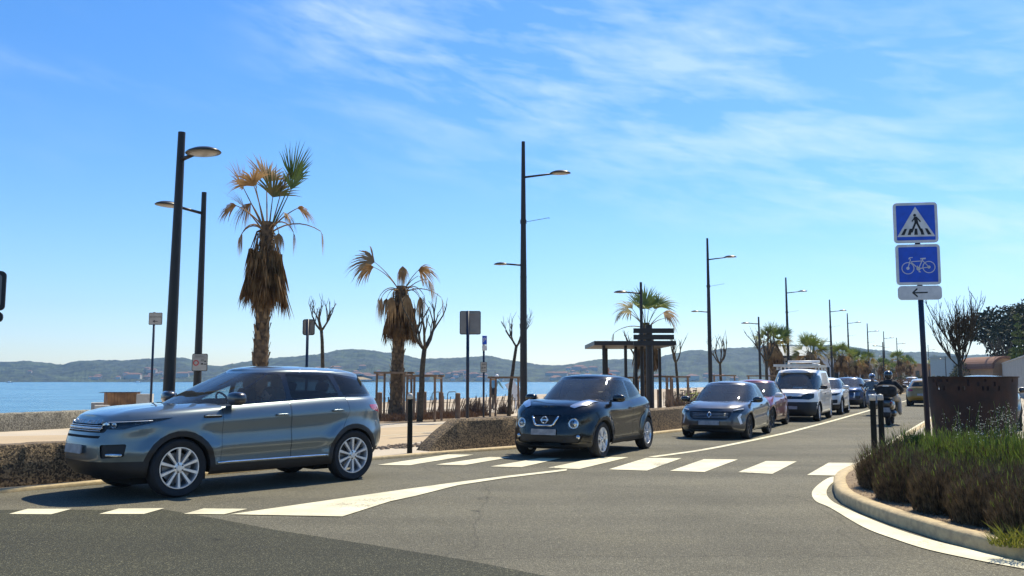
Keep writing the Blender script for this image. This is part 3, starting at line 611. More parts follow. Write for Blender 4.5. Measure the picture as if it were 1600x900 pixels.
# ---------------------------------------------------------------- the setting: land, road, kerbs, promenade, beach, sea, hills
D = R(28.2); DV = V((sin(D), cos(D), 0)); NV = V((-cos(D), sin(D), 0))     # direction of the straight seafront road, and its left
def asphalt(name, dark, light, grey, crack=.5):
    m = bpy.data.materials.new(name); m.use_nodes = True; N = m.node_tree.nodes; L = m.node_tree.links; b = N['Principled BSDF']; b.inputs['Roughness'].default_value = .88; b.inputs['Specular IOR Level'].default_value = .35
    tc = N.new('ShaderNodeTexCoord'); O = tc.outputs['Object']
    def noise(sc, det, vec=O, ro=.5): n = N.new('ShaderNodeTexNoise'); n.inputs['Scale'].default_value = sc; n.inputs['Detail'].default_value = det; n.inputs['Roughness'].default_value = ro; L.new(vec, n.inputs['Vector']); return n.outputs[0]
    def ramp(f, stops):
        r = N.new('ShaderNodeValToRGB'); L.new(f, r.inputs[0]); e = r.color_ramp.elements; e[0].position, e[0].color = stops[0][0], (*stops[0][1], 1); e[1].position, e[1].color = stops[-1][0], (*stops[-1][1], 1)
        for p, c in stops[1:-1]: q = e.new(p); q.color = (*c, 1)
        return r.outputs[0]
    def mul(a, b_, f=1.0, mode='MULTIPLY'): x = N.new('ShaderNodeMix'); x.data_type = 'RGBA'; x.blend_type = mode; x.inputs['Factor'].default_value = f; L.new(a, x.inputs['A']); L.new(b_, x.inputs['B']); return x.outputs['Result']
    v = N.new('ShaderNodeTexVoronoi'); v.inputs['Scale'].default_value = 125; L.new(O, v.inputs['Vector']); s = N.new('ShaderNodeSeparateColor'); L.new(v.outputs['Color'], s.inputs[0])
    grain = ramp(s.outputs[0], [(.0, dark), (.45, grey), (.86, grey), (1.0, light)])
    c = mul(grain, ramp(noise(22, 6, ro=.75), [(.32, (.80,)*3), (.68, (1.2,)*3)]))
    c = mul(c, ramp(noise(.33, 8, ro=.62), [(.33, (.80, .80, .78)), (.5, (1.0,)*3), (.68, (1.18, 1.16, 1.10))]))
    mp = N.new('ShaderNodeMapping'); mp.inputs['Rotation'].default_value = (0, 0, R(-57)); mp.inputs['Scale'].default_value = (.045, .8, 1); L.new(O, mp.inputs[0])      # wear stretched along the lanes
    c = mul(c, ramp(noise(1, 4, mp.outputs[0]), [(.35, (.84,)*3), (.62, (1.12,)*3)]))
    c = mul(c, ramp(noise(1.7, 3), [(.235, (.45,)*3), (.30, (1,)*3), (.9, (1,)*3)]))                                  # oil spots
    wv = noise(.8, 4); ad = N.new('ShaderNodeMix'); ad.data_type = 'RGBA'; ad.blend_type = 'ADD'; ad.inputs['Factor'].default_value = .55; L.new(O, ad.inputs['A'])
    nn = N.new('ShaderNodeTexNoise'); nn.inputs['Scale'].default_value = 1.2; nn.inputs['Detail'].default_value = 6; L.new(O, nn.inputs['Vector']); L.new(nn.outputs['Color'], ad.inputs['B'])
    vc = N.new('ShaderNodeTexVoronoi'); vc.feature = 'DISTANCE_TO_EDGE'; vc.inputs['Scale'].default_value = .22; L.new(ad.outputs['Result'], vc.inputs['Vector'])
    ck = ramp(vc.outputs['Distance'], [(.0, (1-crack,)*3), (.0022, (1-crack*.8,)*3), (.004, (1,)*3)]); c = mul(c, ck)
    L.new(c, b.inputs['Base Color']); bp = N.new('ShaderNodeBump'); bp.inputs['Strength'].default_value = .6; bp.inputs['Distance'].default_value = .012; L.new(v.outputs['Distance'], bp.inputs['Height']); L.new(bp.outputs[0], b.inputs['Normal']); return m
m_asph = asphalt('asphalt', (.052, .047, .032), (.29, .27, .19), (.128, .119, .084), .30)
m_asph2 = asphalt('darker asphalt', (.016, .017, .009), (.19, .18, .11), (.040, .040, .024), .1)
def roadpaint():
    m = mat('road paint', (.66, .61, .42), .75, col2=(.50, .46, .32), nscale=3, thr=(.35, .75), bump=.3, bscale=60, vary=(1.6, .10)); N = m.node_tree.nodes; L = m.node_tree.links; b = N['Principled BSDF']; src = b.inputs['Base Color'].links[0].from_socket
    tc = N.new('ShaderNodeTexCoord'); n = N.new('ShaderNodeTexNoise'); n.inputs['Scale'].default_value = 26; n.inputs['Detail'].default_value = 9; n.inputs['Roughness'].default_value = .75; L.new(tc.outputs['Object'], n.inputs[0])
    n2 = N.new('ShaderNodeTexNoise'); n2.inputs['Scale'].default_value = .9; n2.inputs['Detail'].default_value = 5; L.new(tc.outputs['Object'], n2.inputs[0]); a = N.new('ShaderNodeMath'); a.operation = 'ADD'; L.new(n.outputs[0], a.inputs[0]); L.new(n2.outputs[0], a.inputs[1])
    r = N.new('ShaderNodeMapRange'); r.inputs[1].default_value = 1.14; r.inputs[2].default_value = 1.24; L.new(a.outputs[0], r.inputs[0]); x = N.new('ShaderNodeMix'); x.data_type = 'RGBA'; L.new(r.outputs[0], x.inputs['Factor']); L.new(src, x.inputs['A']); x.inputs['B'].default_value = (.16, .145, .10, 1); L.new(x.outputs['Result'], b.inputs['Base Color']); return m
m_mark = roadpaint()
m_kerb = mat('concrete kerb', (.50, .39, .21), .85, col2=(.36, .28, .16), nscale=12, bump=.25, bscale=70, vary=(1.1, .12))
m_prom = mat('promenade concrete', (.46, .39, .29), .9, col2=(.40, .34, .25), nscale=30, vary=(.5, .1), bump=.1)
m_bike = mat('tan path surface', (.42, .32, .19), .9, col2=(.37, .28, .17), nscale=40, vary=(.6, .08))
m_soil = mat('dry planted soil', (.12, .08, .045), .95, col2=(.26, .19, .11), nscale=22, bump=.8, bscale=35, detail=8)
m_sand = mat('beach sand', (.42, .33, .22), .95, col2=(.34, .27, .18), nscale=.6, bump=.3, bscale=3)
m_agg = mat('exposed aggregate', (.032, .022, .012), .9, col2=(.27, .19, .10), nscale=45, kind='voronoi', thr=(.25, .95), bump=.9, bscale=60, vary=(2, .12))
m_agg2 = mat('pebbled seawall', (.11, .10, .075), .9, col2=(.32, .29, .22), nscale=40, kind='voronoi', thr=(.2, .95), bump=.6, bscale=60, vary=(1.5, .12))
m_landm = mat('land', (.30, .25, .17), .95, col2=(.22, .19, .12), nscale=.5)

edge_px = [(-400, 826), (-120, 786), (0, 771), (128, 759.5), (319, 743.5), (397, 736.5), (476, 728.5), (600, 717.5), (700, 709), (800, 702), (910, 691), (1025, 678.5), (1065, 674)]
EDGE = [P(*p) for p in edge_px]; e_last = EDGE[-1]
EDGE += [e_last+DV*k for k in (15, 40, 90, 200, 420)]
def offset(pts, d, z=None):                   # parallel line, positive to the left
    out = []
    for i, p in enumerate(pts):
        t = (pts[min(i+1, len(pts)-1)]-pts[max(i-1, 0)]); t.z = 0; t.normalize(); n = V((-t.y, t.x, 0)); q = p+n*d
        out.append(V((q.x, q.y, p.z if z is None else z)))
    return out
def strip(mb, a, b, za, zb, mi=0):
    n = len(a); mb.add([(p.x, p.y, za) for p in a]+[(p.x, p.y, zb) for p in b], [(i, i+1, n+i+1, n+i) for i in range(n-1)], mi)
def kerb(name, pts, w, z0, z1, m, bevel=.02):
    mb = MB(); a, b = pts, offset(pts, w); a2, b2 = offset(pts, bevel), offset(pts, w-bevel)
    strip(mb, a, a, z0, z1-bevel); strip(mb, a, a2, z1-bevel, z1); strip(mb, a2, b2, z1, z1); strip(mb, b2, b, z1, z1-bevel); strip(mb, b, b, z1-bevel, z0)
    n = len(pts)
    o = mb.build(name, m, angle=50, merge=True); o['kind'] = 'structure'; return o
top = [V((-60, -60, 0)), V((-30, -5, 0)), V((-17.5, 22, 0)), V((-11, 36, 0)), P(590, 640), P(700, 637), P(800, 633), P(1000, 627), P(1100, 621), P(1200, 613)]
top += [top[-1]+DV*200+NV*30, top[-1]+DV*700+NV*60]
zl = -2.5
shore = [V((-160, -60, zl)), V((-110, 20, zl)), P(-60, 655, zl), P(200, 650, zl), P(400, 640, zl), P(590, 627.5, zl), P(700, 623, zl), P(800, 617, zl), P(1000, 608.5, zl), P(1100, 604.5, zl)]
shore += [P(1250, 602, zl), V((700, 1200, zl))]
# land: one sheet from the shore to far inland
sheet('land', [(p.x, p.y) for p in top]+[(2500, 1600), (2500, -200), (-60, -200)], -.03, m_landm)
mb = MB(); strip(mb, [p for p in top], shore, -.03, -2.62); o = mb.build('beach', m_sand); o['kind'] = 'structure'
road_l = EDGE; 
sheet('road', [(p.x, p.y) for p in road_l]+[(p.x, p.y) for p in [P(1454, 656)+DV*400, P(1454, 656), P(1421, 678), P(1345, 734)]]+[(30, 6), (30, -30), (-30, -30), (-16, 4)], .0, m_asph)
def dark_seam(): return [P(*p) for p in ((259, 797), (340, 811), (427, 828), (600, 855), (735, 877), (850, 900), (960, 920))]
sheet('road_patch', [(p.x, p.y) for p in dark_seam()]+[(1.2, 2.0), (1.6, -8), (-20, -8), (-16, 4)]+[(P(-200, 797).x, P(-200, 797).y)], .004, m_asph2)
sheet('promenade', [(p.x, p.y) for p in offset(EDGE, .14)]+[(p.x, p.y) for p in (top[-1]-DV*300, top[9], top[8], top[7], top[6], top[5], top[4], top[3], top[2], top[1])], .035, m_prom)
kerb('left_kerb', EDGE, .15, -.02, .055, m_kerb)
# tan cycle path crossing behind the first wall
cyc = [(-200, 700), (0, 697), (300, 694), (584, 701.5), (680, 690), (760, 672), (900, 660), (1000, 652), (1000, 640), (860, 648), (702, 664), (588, 671), (300, 678), (0, 684), (-200, 690)]
sheet('cycle_path', [(P(*p).x, P(*p).y) for p in cyc], .039, m_bike)
def pxline(name, pts, w, z, m=None):
    pp = [P(*p) for p in pts]; mb = MB(); strip(mb, offset(pp, w/2), offset(pp, -w/2), z, z); o = mb.build(name, m or m_mark); o['kind'] = 'structure'; return o
pxline('cycle_path_line', [(300, 690.5), (588, 684.5), (690, 675.5), (800, 662)], .07, .043)
pxline('cycle_path_edge', [(500, 672), (702, 663.5), (790, 656)], .06, .043)
# painted markings
def quads(name, qs, z=.008):
    mb = MB()
    for q in qs: mb.add([P(*p)+V((0, 0, z)) for p in q], [tuple(range(len(q)))])
    o = mb.build(name, m_mark); o['kind'] = 'structure'
    for p in o.data.polygons:
        if p.normal.z < 0: o.data.flip_normals(); break
    return o
quads('zebra_crossing_marking', [[(590, 727), (700, 710.5), (740, 711), (640, 727.5)], [(681, 726.5), (765, 714.5), (797, 715), (725, 727.5)], [(766, 729.5), (845, 716), (877, 716.5), (815, 730.5)], [(856, 731.5), (935, 715), (982, 715), (905, 733.5)],
  [(951, 734), (1010, 716), (1065, 716.5), (1011, 736)], [(1047, 736.5), (1100, 718), (1153, 718.5), (1101, 738)], [(1153, 738.5), (1197, 721), (1245, 721.5), (1207, 741)], [(1261, 743), (1295, 723.5), (1343, 724), (1318, 744)]])
quads('yield_line_marking', [[(14, 804), (43, 796), (112, 796), (80, 804.5)], [(155, 804), (186, 795.5), (257, 795), (225, 804)], [(287, 804), (318, 795.5), (387, 796), (350, 804.5)], [(-125, 804), (-100, 796), (-30, 796), (-60, 804)]])
quads('arrow_taper_marking', [[(360, 804.6), (600, 770), (700, 756), (790, 744.5), (886, 733.5), (885, 736.2), (790, 747.5), (715, 759), (650, 775.5), (610, 784), (535, 808)]], .009)
cl = [P(*p) for p in ((1018, 714.5), (1045, 711), (1085, 705.5), (1120, 699.5), (1175, 688.5), (1230, 676.5), (1300, 658), (1345, 645.3), (1360, 641))]
cl += [cl[-1]+DV*k for k in (12, 30, 60, 120, 260)]
mb = MB(); strip(mb, offset(cl, .08), offset(cl, -.08), .008, .008); o = mb.build('centre_line_marking', m_mark); o['kind'] = 'structure'
rl = [P(1342, 724), P(1356, 715), P(1405, 684), P(1421, 674), P(1452, 655)]; rl += [rl[-1]+DV*k for k in (20, 60, 150, 300)]
mb = MB(); strip(mb, offset(rl, .07), offset(rl, -.07), .008, .008); o = mb.build('edge_line_marking', m_mark); o['kind'] = 'structure'
# right island with its rounded kerb; white line round it
isl = [P(*p) for p in ((1454, 660), (1421, 681), (1375, 712), (1345, 733), (1324, 742), (1309, 750), (1303, 758), (1302.5, 767), (1306, 777), (1316, 787), (1344, 801), (1393, 820), (1440, 835), (1480, 848), (1540, 864), (1600, 878), (1760, 912), (1950, 948))]
isl = [isl[0]+DV*300, isl[0]+DV*40]+isl
m_pave = mat('pavement concrete', (.40, .35, .27), .9, col2=(.34, .30, .23), nscale=30, vary=(.5, .12))
kerb('right_kerb', isl, .17, -.02, .14, m_kerb, .025)
inn = offset(isl, .16)
sheet('pavement', [(p.x, p.y) for p in inn]+[(14, 3), (22, 12)]+[(p.x, p.y) for p in (V((22, 12, 0))+DV*330,)], .118, m_pave)
bed = [(p.x, p.y) for p in inn[6:]]; bb = P(1420, 700)
sheet('planting_bed', bed+[(9.5, 5), (11.5, 15.0), (7.0, 16.2), (P(1362, 722).x, P(1362, 722).y)], .123, m_soil)
pl_o = [(1316, 745.3), (1297, 746.5), (1278, 758.5), (1268.6, 771), (1275, 784), (1298, 794.6), (1350, 825), (1400, 844), (1451, 860), (1525, 876), (1600, 890), (1700, 908)]
pl_i = [(1317, 746.2), (1309, 750), (1297, 758.5), (1291.5, 769), (1296, 780), (1313, 791), (1359, 811.5), (1405, 829), (1460, 846), (1530, 863), (1600, 880), (1700, 899)]
def smooth_px(pts, k=6):
    out = []
    for i in range(len(pts)-1):
        a, b, c, d = pts[max(i-1, 0)], pts[i], pts[i+1], pts[min(i+2, len(pts)-1)]
        for j in range(k):
            t = j/k; out.append(tuple(.5*(2*b[q]+(c[q]-a[q])*t+(2*a[q]-5*b[q]+4*c[q]-d[q])*t*t+(3*b[q]-a[q]-3*c[q]+d[q])*t**3) for q in (0, 1)))
    return out+[pts[-1]]
pl_o, pl_i = smooth_px(pl_o), smooth_px(pl_i); n_pl = len(pl_o)
mb = MB(); mb.add([P(*p)+V((0, 0, .008)) for p in pl_o]+[P(*p)+V((0, 0, .008)) for p in pl_i], [(i, i+1, n_pl+i+1, n_pl+i) for i in range(n_pl-1)]); o = mb.build('island_line_marking', m_mark); o['kind'] = 'structure'
# sea
def sea_mat():
    m = bpy.data.materials.new('sea water'); m.use_nodes = True; N = m.node_tree.nodes; L = m.node_tree.links; b = N['Principled BSDF']
    b.inputs['Roughness'].default_value = .22; b.inputs['Specular IOR Level'].default_value = .35
    tc = N.new('ShaderNodeTexCoord'); mp = N.new('ShaderNodeMapping'); L.new(tc.outputs['Object'], mp.inputs[0]); mp.inputs['Scale'].default_value = (.05, .12, 1); mp.inputs['Rotation'].default_value = (0, 0, .2)
    n = N.new('ShaderNodeTexNoise'); n.inputs['Scale'].default_value = 1; n.inputs['Detail'].default_value = 8; L.new(mp.outputs[0], n.inputs[0])
    r = N.new('ShaderNodeValToRGB'); L.new(n.outputs[0], r.inputs[0]); r.color_ramp.elements[0].position = .35; r.color_ramp.elements[0].color = (.045, .14, .23, 1)
    r.color_ramp.elements[1].position = .68; r.color_ramp.elements[1].color = (.12, .28, .38, 1); L.new(r.outputs[0], b.inputs['Base Color'])
    n2 = N.new('ShaderNodeTexNoise'); n2.inputs['Scale'].default_value = .55; n2.inputs['Detail'].default_value = 6; mp2 = N.new('ShaderNodeMapping'); mp2.inputs['Scale'].default_value = (.6, 1.6, 1); L.new(tc.outputs['Object'], mp2.inputs[0]); L.new(mp2.outputs[0], n2.inputs[0])
    bp = N.new('ShaderNodeBump'); bp.inputs['Strength'].default_value = 1; bp.inputs['Distance'].default_value = 1.0; L.new(n2.outputs[0], bp.inputs['Height']); L.new(bp.outputs[0], b.inputs['Normal'])
    return m
m_sea = sea_mat()
sheet('sea', [(-3500, -300), (3500, -300), (3500, 3000), (-3500, 3000)], -2.5, m_sea)
# hills across the bay
sky_px = [(-900, 560), (-500, 572), (-200, 562), (0, 567), (40, 566), (75, 569), (95, 571), (130, 565), (200, 564), (235, 562), (280, 560), (300, 563), (320, 570), (345, 573), (365, 570), (400, 565), (440, 559), (480, 556), (530, 550), (560, 548), (600, 552), (630, 556), (660, 562), (700, 560), (760, 558), (800, 565), (849, 571), (870, 572), (895, 569.5), (914, 566), (964, 563), (1000, 562.5), (1026, 562), (1040, 555), (1060, 553), (1085, 549.5), (1110, 550), (1133, 547), (1175, 543), (1195, 541), (1250, 540), (1290, 540), (1340, 545), (1380, 550), (1407, 552.5), (1460, 552), (1500, 556), (1600, 552), (1900, 540), (2600, 560)]
m_hill = mat('wooded hillside', (.003, .010, .005), .95, col2=(.045, .064, .024), nscale=.045, detail=10, thr=(.42, .66), vary=(.006, .25), bump=1, bscale=.06)
def hills():
    nx = 1100; pxs = np.linspace(-900, 2600, nx); f = hermite(sky_px); yr = f(pxs); Y0 = 1400.; rows = []; q = np.linspace(0, 1, 26)
    fld = rng.rand(40, 500)
    def nz(u, v):
        i = np.floor(u).astype(int) % 499; j = int(v) % 39; fu = u-np.floor(u); fv = v-int(v); fu = fu*fu*(3-2*fu); fv = fv*fv*(3-2*fv)
        return (fld[j, i]*(1-fu)+fld[j, i+1]*fu)*(1-fv)+(fld[j+1, i]*(1-fu)+fld[j+1, i+1]*fu)*fv-.5
    mb = MB(); vs = []
    for k, qq in enumerate(q):
        Y = Y0+qq*420+22*nz(pxs/60, 3.3)*(1-qq); yend = Y0+420
        jag = 3.2*nz(pxs/8, k*.7+1)+2.0*nz(pxs/3.4, k*.9+5)
        zr_ = CAMZ+(HOR-yr-jag*.5)/F*yend; prof = math.sin(qq*pi/2)**1.15
        z = -2.5+(zr_+2.5)*prof*(1+.35*nz(pxs/45, qq*7+9)*(1-qq)*2)+((3.0*nz(pxs/14, qq*17+4)+2.2*nz(pxs/5, qq*26+3)+1.6*rng.rand(nx))*(1-.5*qq) if 0 < k < 25 else (rng.rand(nx)*1.2 if k else 0))
        x = (pxs-800)/F*Y; vs += list(zip(x, Y, z))
    Yb = Y0+700; vs += list(zip((pxs-800)/F*Yb, np.full(nx, Yb), np.full(nx, -3.)))
    n = len(q)+1; a = np.arange(nx-1); fs = []
    for k in range(n-1): fs += [(k*nx+i, k*nx+i+1, (k+1)*nx+i+1, (k+1)*nx+i) for i in range(nx-1)]
    mb.add(vs, fs); mb.keep = True; o = mb.build('hills', m_hill, smooth=False); o['kind'] = 'structure'; return o
hill_o = hills()
bpy.context.view_layer.update()
# houses on the far shore
m_hwall = [mat('pale render %d' % i, c, .9) for i, c in enumerate(((.50, .45, .38), (.42, .33, .26), (.60, .58, .54)))]; m_tile = mat('clay tile', (.22, .11, .07), .9)
hb = BVHTree.FromPolygons([v.co for v in hill_o.data.vertices], [p.vertices for p in hill_o.data.polygons])
def far_house(w, d, h):
    mb = MB(); mb.box((0, 0, h/2-3), (w, d, h+6), mi=0); w2, d2 = w/2+.6, d/2+.6
    mb.add([(-w2, -d2, h), (w2, -d2, h), (w2, d2, h), (-w2, d2, h), (-w2*.5, 0, h+d*.28), (w2*.5, 0, h+d*.28)], [(0, 1, 5, 4), (1, 2, 5), (2, 3, 4, 5), (3, 0, 4)], 1)
    return mb
hproto = []
for i, (w, d, h) in enumerate(((14, 10, 5), (20, 11, 7), (11, 9, 4.5), (30, 12, 8))):
    o = far_house(w, d, h).build('far_house', [m_hwall[i % 3], m_tile]); hproto.append(o)
hs = []; k = 0
for px0, px1, n, ylo, yhi in ((40, 60, 1, 582, 583), (140, 165, 3, 589, 594), (180, 300, 12, 585, 595), (430, 600, 46, 584, 595), (640, 800, 34, 583, 595), (860, 960, 22, 584, 595), (1020, 1150, 18, 587, 595), (480, 600, 10, 575, 584), (880, 930, 6, 577, 584), (200, 290, 4, 578, 585)):
    for _ in range(n):
        px = random.uniform(px0, px1); py = random.uniform(ylo, yhi); a = (px-800)/F; b = (450-py)/F
        d = V((a, cos(PITCH)-b*sin(PITCH), sin(PITCH)+b*cos(PITCH))); h = hb.ray_cast(V((0, 0, CAMZ)), d.normalized())
        if not h[0]: continue
        src = hproto[k % 4]; o = src if k < 4 else src.copy()
        if k >= 4: COL.objects.link(o)
        o.location = h[0]; o.rotation_euler = (0, 0, random.uniform(-.6, .6)); o.scale = (random.uniform(.45, .8),)*3; k += 1
        tag(o, 'small pale house with clay roof on the far wooded shore', 'house', 'houses scattered along the far shore')
# boats on the bay
def boat(name, px, py, ln, label, mast=False):
    p = P(px, py, -2.5); r = thing(name, label, 'boat', p, .1, 'small boats on the bay'); mb = MB()
    hull = [(-ln/2, -.9), (ln*.25, -.9), (ln/2, 0), (ln*.25, .9), (-ln/2, .9)]
    mb.prism(hull, -.2, 1.0); mb.build('hull', m_white, r); mb = MB(); mb.blob((-ln*.05, 0, 1.5), (ln*.4, 1.5, 1.2), .4); mb.build('cabin', m_white, r)
    if mast: mb = MB(); mb.tube([(0, 0, 1), (0, 0, 10)], .15, 6); mb.build('mast', m_white, r)
boat('motor_boat', 216, 597.8, 10, 'white motor boat far out on the bay, left of the near lamp post'); boat('motor_boat', 15, 598.2, 8, 'small white boat on the bay at the far left edge')
boat('motor_boat', 905, 598.3, 9, 'white boat far off behind the dark crossover car roof')
# haze: the air between here and the hills
def haze():
    mb = MB(); mb.box((0, 1100, 120-3.5), (7600, 3300, 247)); o = mb.build('haze', None) if False else None
    m = bpy.data.materials.new('haze'); m.use_nodes = True; N = m.node_tree.nodes; L = m.node_tree.links; N.remove(N['Principled BSDF'])
    v = N.new('ShaderNodeVolumePrincipled'); v.inputs['Color'].default_value = (.36, .64, 1, 1); v.inputs['Density'].default_value = HAZE; v.inputs['Anisotropy'].default_value = .2
    L.new(v.outputs[0], N['Material Output'].inputs['Volume']); o = mb.build('haze', m); o['kind'] = 'stuff'; return o
HAZE = .00017
haze()
# ---------------------------------------------------------------- walls and blocks beside the road
def loft_wall(name, label, pts, h, w, m, slope0=0, z0=.0, group=None, cat='wall', back=.25):
    """a low wall along pts, its first end running down at a slope"""
    n = 60; d = [0]
    for a, b in zip(pts[:-1], pts[1:]): d.append(d[-1]+(b-a).length)
    L_ = d[-1]; px = np.interp(np.linspace(0, L_, n*int(1+L_/8)), d, [p.x for p in pts]); py = np.interp(np.linspace(0, L_, n*int(1+L_/8)), d, [p.y for p in pts]); s = np.linspace(0, L_, len(px))
    c = [V((x, y, 0)) for x, y in zip(px, py)]; mb = MB(); k = [(0, 0), (back*.5, .5), (back*.8, .93), (back+.03, 1.0), (w-.03, 1.0), (w, .95), (w, 0)]
    rows = []
    for off, hz in k:
        o_ = offset(c, off); rows.append([(p.x, p.y, z0+hz*h*(min(1, (si/slope0)**.75) if slope0 else 1)+(random.uniform(-.006, .006) if hz else 0)) for p, si in zip(o_, s)])
    vs = [v for r in rows for v in r]; m_ = len(c)
    mb.add(vs, [(j*m_+i, j*m_+i+1, (j+1)*m_+i+1, (j+1)*m_+i) for j in range(len(k)-1) for i in range(m_-1)]+[tuple(j*m_ for j in range(len(k))), tuple(j*m_+m_-1 for j in range(len(k)))[::-1]])
    return tag(mb.build(name, m, angle=40), label, cat, group)
e2 = offset(EDGE, .20)
lw = [V((-14, 3.5, 0)), offset([P(-120, 783), P(0, 768), P(128, 756)], .12)[0], P(0, 767), P(128, 756), P(205, 749)]
loft_wall('pebbled_wall', 'dark pebbled low wall at the left edge of the road, ahead of the grey-blue car', [V((-13.5, 4.5, 0)), P(-120, 781), P(0, 766.5), P(128, 755.5), P(190, 750)], .60, .5, m_agg, back=.03)
rw = [P(672, 708.5), P(800, 699), P(910, 688.5), P(1025, 676), P(1065, 671.5)]; rw += [rw[-1]+DV*k for k in (10, 40, 90)]
loft_wall('pebbled_wall', 'brown pebbled low wall with a sloping end behind the black car', rw, .66, .5, m_agg, slope0=.9, back=.12)
m_block = mat('pale concrete block', (.50, .47, .40), .85, col2=(.42, .39, .33), nscale=9, bump=.2)
sw = [V((-22, 9, .0)), P(-120, 684), P(0, 677), P(100, 671.5), P(150, 668)]
loft_wall('seawall', 'long pebbled seawall with pale coping in front of the sea, left side', sw, .55, .45, m_agg2, back=.03)
mb = MB(); p = P(157, 664); mb.box((p.x, p.y, .35), (.62, .5, .78), rz=R(25)); tag(mb.build('concrete_block', m_block), 'pale square concrete block at the end of the seawall, left of the timber enclosure', 'block', 'concrete blocks by the seawall')
mb = MB(); p = V((XY(165, 26.4), 26.4, 0)); mb.box((p.x, p.y, .34), (.40, .5, .80), rz=R(28)); tag(mb.build('concrete_block', m_block), 'rounded pale concrete block touching the timber enclosure', 'block', 'concrete blocks by the seawall')
m_plank = mat('warm timber boards', (.42, .20, .07), .75, col2=(.17, .08, .035), nscale=3, bump=.2); m_pale = mat('weathered timber', (.30, .22, .15), .85, col2=(.20, .15, .10), nscale=6, bump=.3)
def enclosure():
    Y = 29; x0, x1 = XY(166, Y), XY(221, Y); r = thing('timber_enclosure', 'warm brown timber board enclosure standing by the seawall', 'enclosure', ((x0+x1)/2, Y, 0), R(12)); w = x1-x0; h = ZY(613, Y)
    for nm, a, b in (('front_boards', (-w*.25, -.45), (w*.5, -.45)), ('side_boards', (-w*.5, .35), (-w*.25, -.45)), ('back_boards', (-w*.5, .35), (w*.45, .35))):
        mb = MB(); A, B = V((*a, 0)), V((*b, 0)); n = max(3, int((B-A).length/.09)); an = atan2((B-A).y, (B-A).x)
        for i in range(n): c = A+(B-A)*((i+.5)/n); mb.box((c.x, c.y, h/2), ((B-A).length/n-.008, .03, h+random.uniform(-.01, .01)), rz=an+random.uniform(-.03, .03))
        mb.build(nm, m_plank, r)
    mb = MB(); mb.box((0, -.05, h+.008), (w*.96, .86, .016)); mb.build('top_rail', m_black, r)
enclosure()
mb = MB(); Y = 28.5; mb.box((XY(231, Y), Y, .5), (.46, .6, 1.08), rz=.3); tag(mb.build('concrete_block', m_block), 'grey concrete block right of the timber enclosure, under the beach access sign', 'block', 'concrete blocks by the seawall')

# ---------------------------------------------------------------- lamp posts
m_pole = mat('dark painted steel', (.022, .017, .014), .45, spec=.4); m_lampglass = mat('lamp glass', (.22, .20, .18), .25); m_lamptop = mat('lamp hood', (.035, .032, .028), .35, .2)
def lamp_head(mb, c, s=1.0, dirx=1):
    pts = [(0.02, .10), (.10, .098), (.20, .075), (.29, .03), (.33, -.01), (.32, -.025), (.27, -.028)]
    m = Matrix.Translation(c)@Matrix.Diagonal((1.25*s, .85*s, s, 1)); mb.lathe([(r, z) for r, z in pts], 28, m)
def tall_lamp():
    t = thing('street_lamp', 'x', 'street lamp', (0, 0, 0)); mb = MB(); mb.tube([(0, 0, 0), (0, 0, 4.6), (0, 0, 8.9)], [.115, .10, .055], 14); mb.tube([(0, 0, 0), (0, 0, .03)], .2, 14); mb.tube([(0, 0, 4.62), (0, 0, 4.66)], .105, 14); mb.build('pole', m_pole, t, angle=40)
    mb = MB(); mb.tube([(0, 0, 7.76), (1.0, 0, 7.86)], [.035, .028], 8); mb.build('arm', m_pole, t, smooth=True)
    mb = MB(); lamp_head(mb, (1.15, 0, 7.87), .8); h = mb.build('lamp_head', m_lamptop, t, smooth=True); mb = MB(); mb.blob((1.15, 0, 7.852), (.56, .38, .05), 1); mb.build('lamp_glass', m_lampglass, h, smooth=True)
    mb = MB(); mb.tube([(0, 0, 5.0), (-.55, 0, 5.05)], [.03, .025], 8); mb.build('arm', m_pole, t, smooth=True)
    mb = MB(); lamp_head(mb, (-.70, 0, 5.05), .55); h = mb.build('lamp_head', m_lamptop, t, smooth=True); mb = MB(); mb.blob((-.70, 0, 5.035), (.38, .26, .04), 1); mb.build('lamp_glass', m_lampglass, h, smooth=True)
    mb = MB(); mb.tube([(.05, 0, 6.35), (.8, 0, 6.47)], .008, 6); mb.tube([(0, 0, 6.30), (0, 0, 6.42)], .10, 12); mb.tube([(.8, 0, 6.47), (.8, 0, 6.44)], .01, 6); mb.build('banner_rod', m_pole, t)
    return t
def low_lamp(s=1, ah=4.93, al=.62):
    t = thing('street_lamp', 'x', 'street lamp', (0, 0, 0)); mb = MB(); mb.tube([(0, 0, 0), (0, 0, 5.38)], [.09, .05], 14); mb.tube([(0, 0, 0), (0, 0, .03)], .16, 14); mb.build('pole', m_pole, t, angle=40)
    mb = MB(); mb.tube([(0, 0, ah), (s*al, 0, ah+.05)], [.032, .028], 8); mb.build('arm', m_pole, t, smooth=True)
    mb = MB(); lamp_head(mb, (s*(al+.18), 0, ah+.05), .72); h = mb.build('lamp_head', m_lamptop, t, smooth=True); mb = MB(); mb.blob((s*(al+.18), 0, ah+.035), (.50, .34, .05), 1); mb.build('lamp_glass', m_lampglass, h, smooth=True)
    return t
G_ = 'dark street lamps along the promenade'
tl = tall_lamp(); tl.location = (XY(818, 27), 27, 0); tag(tl, 'nearest tall dark street lamp with two arms, behind the black car', 'street lamp', G_)
tl.rotation_euler = (0, 0, -.12)
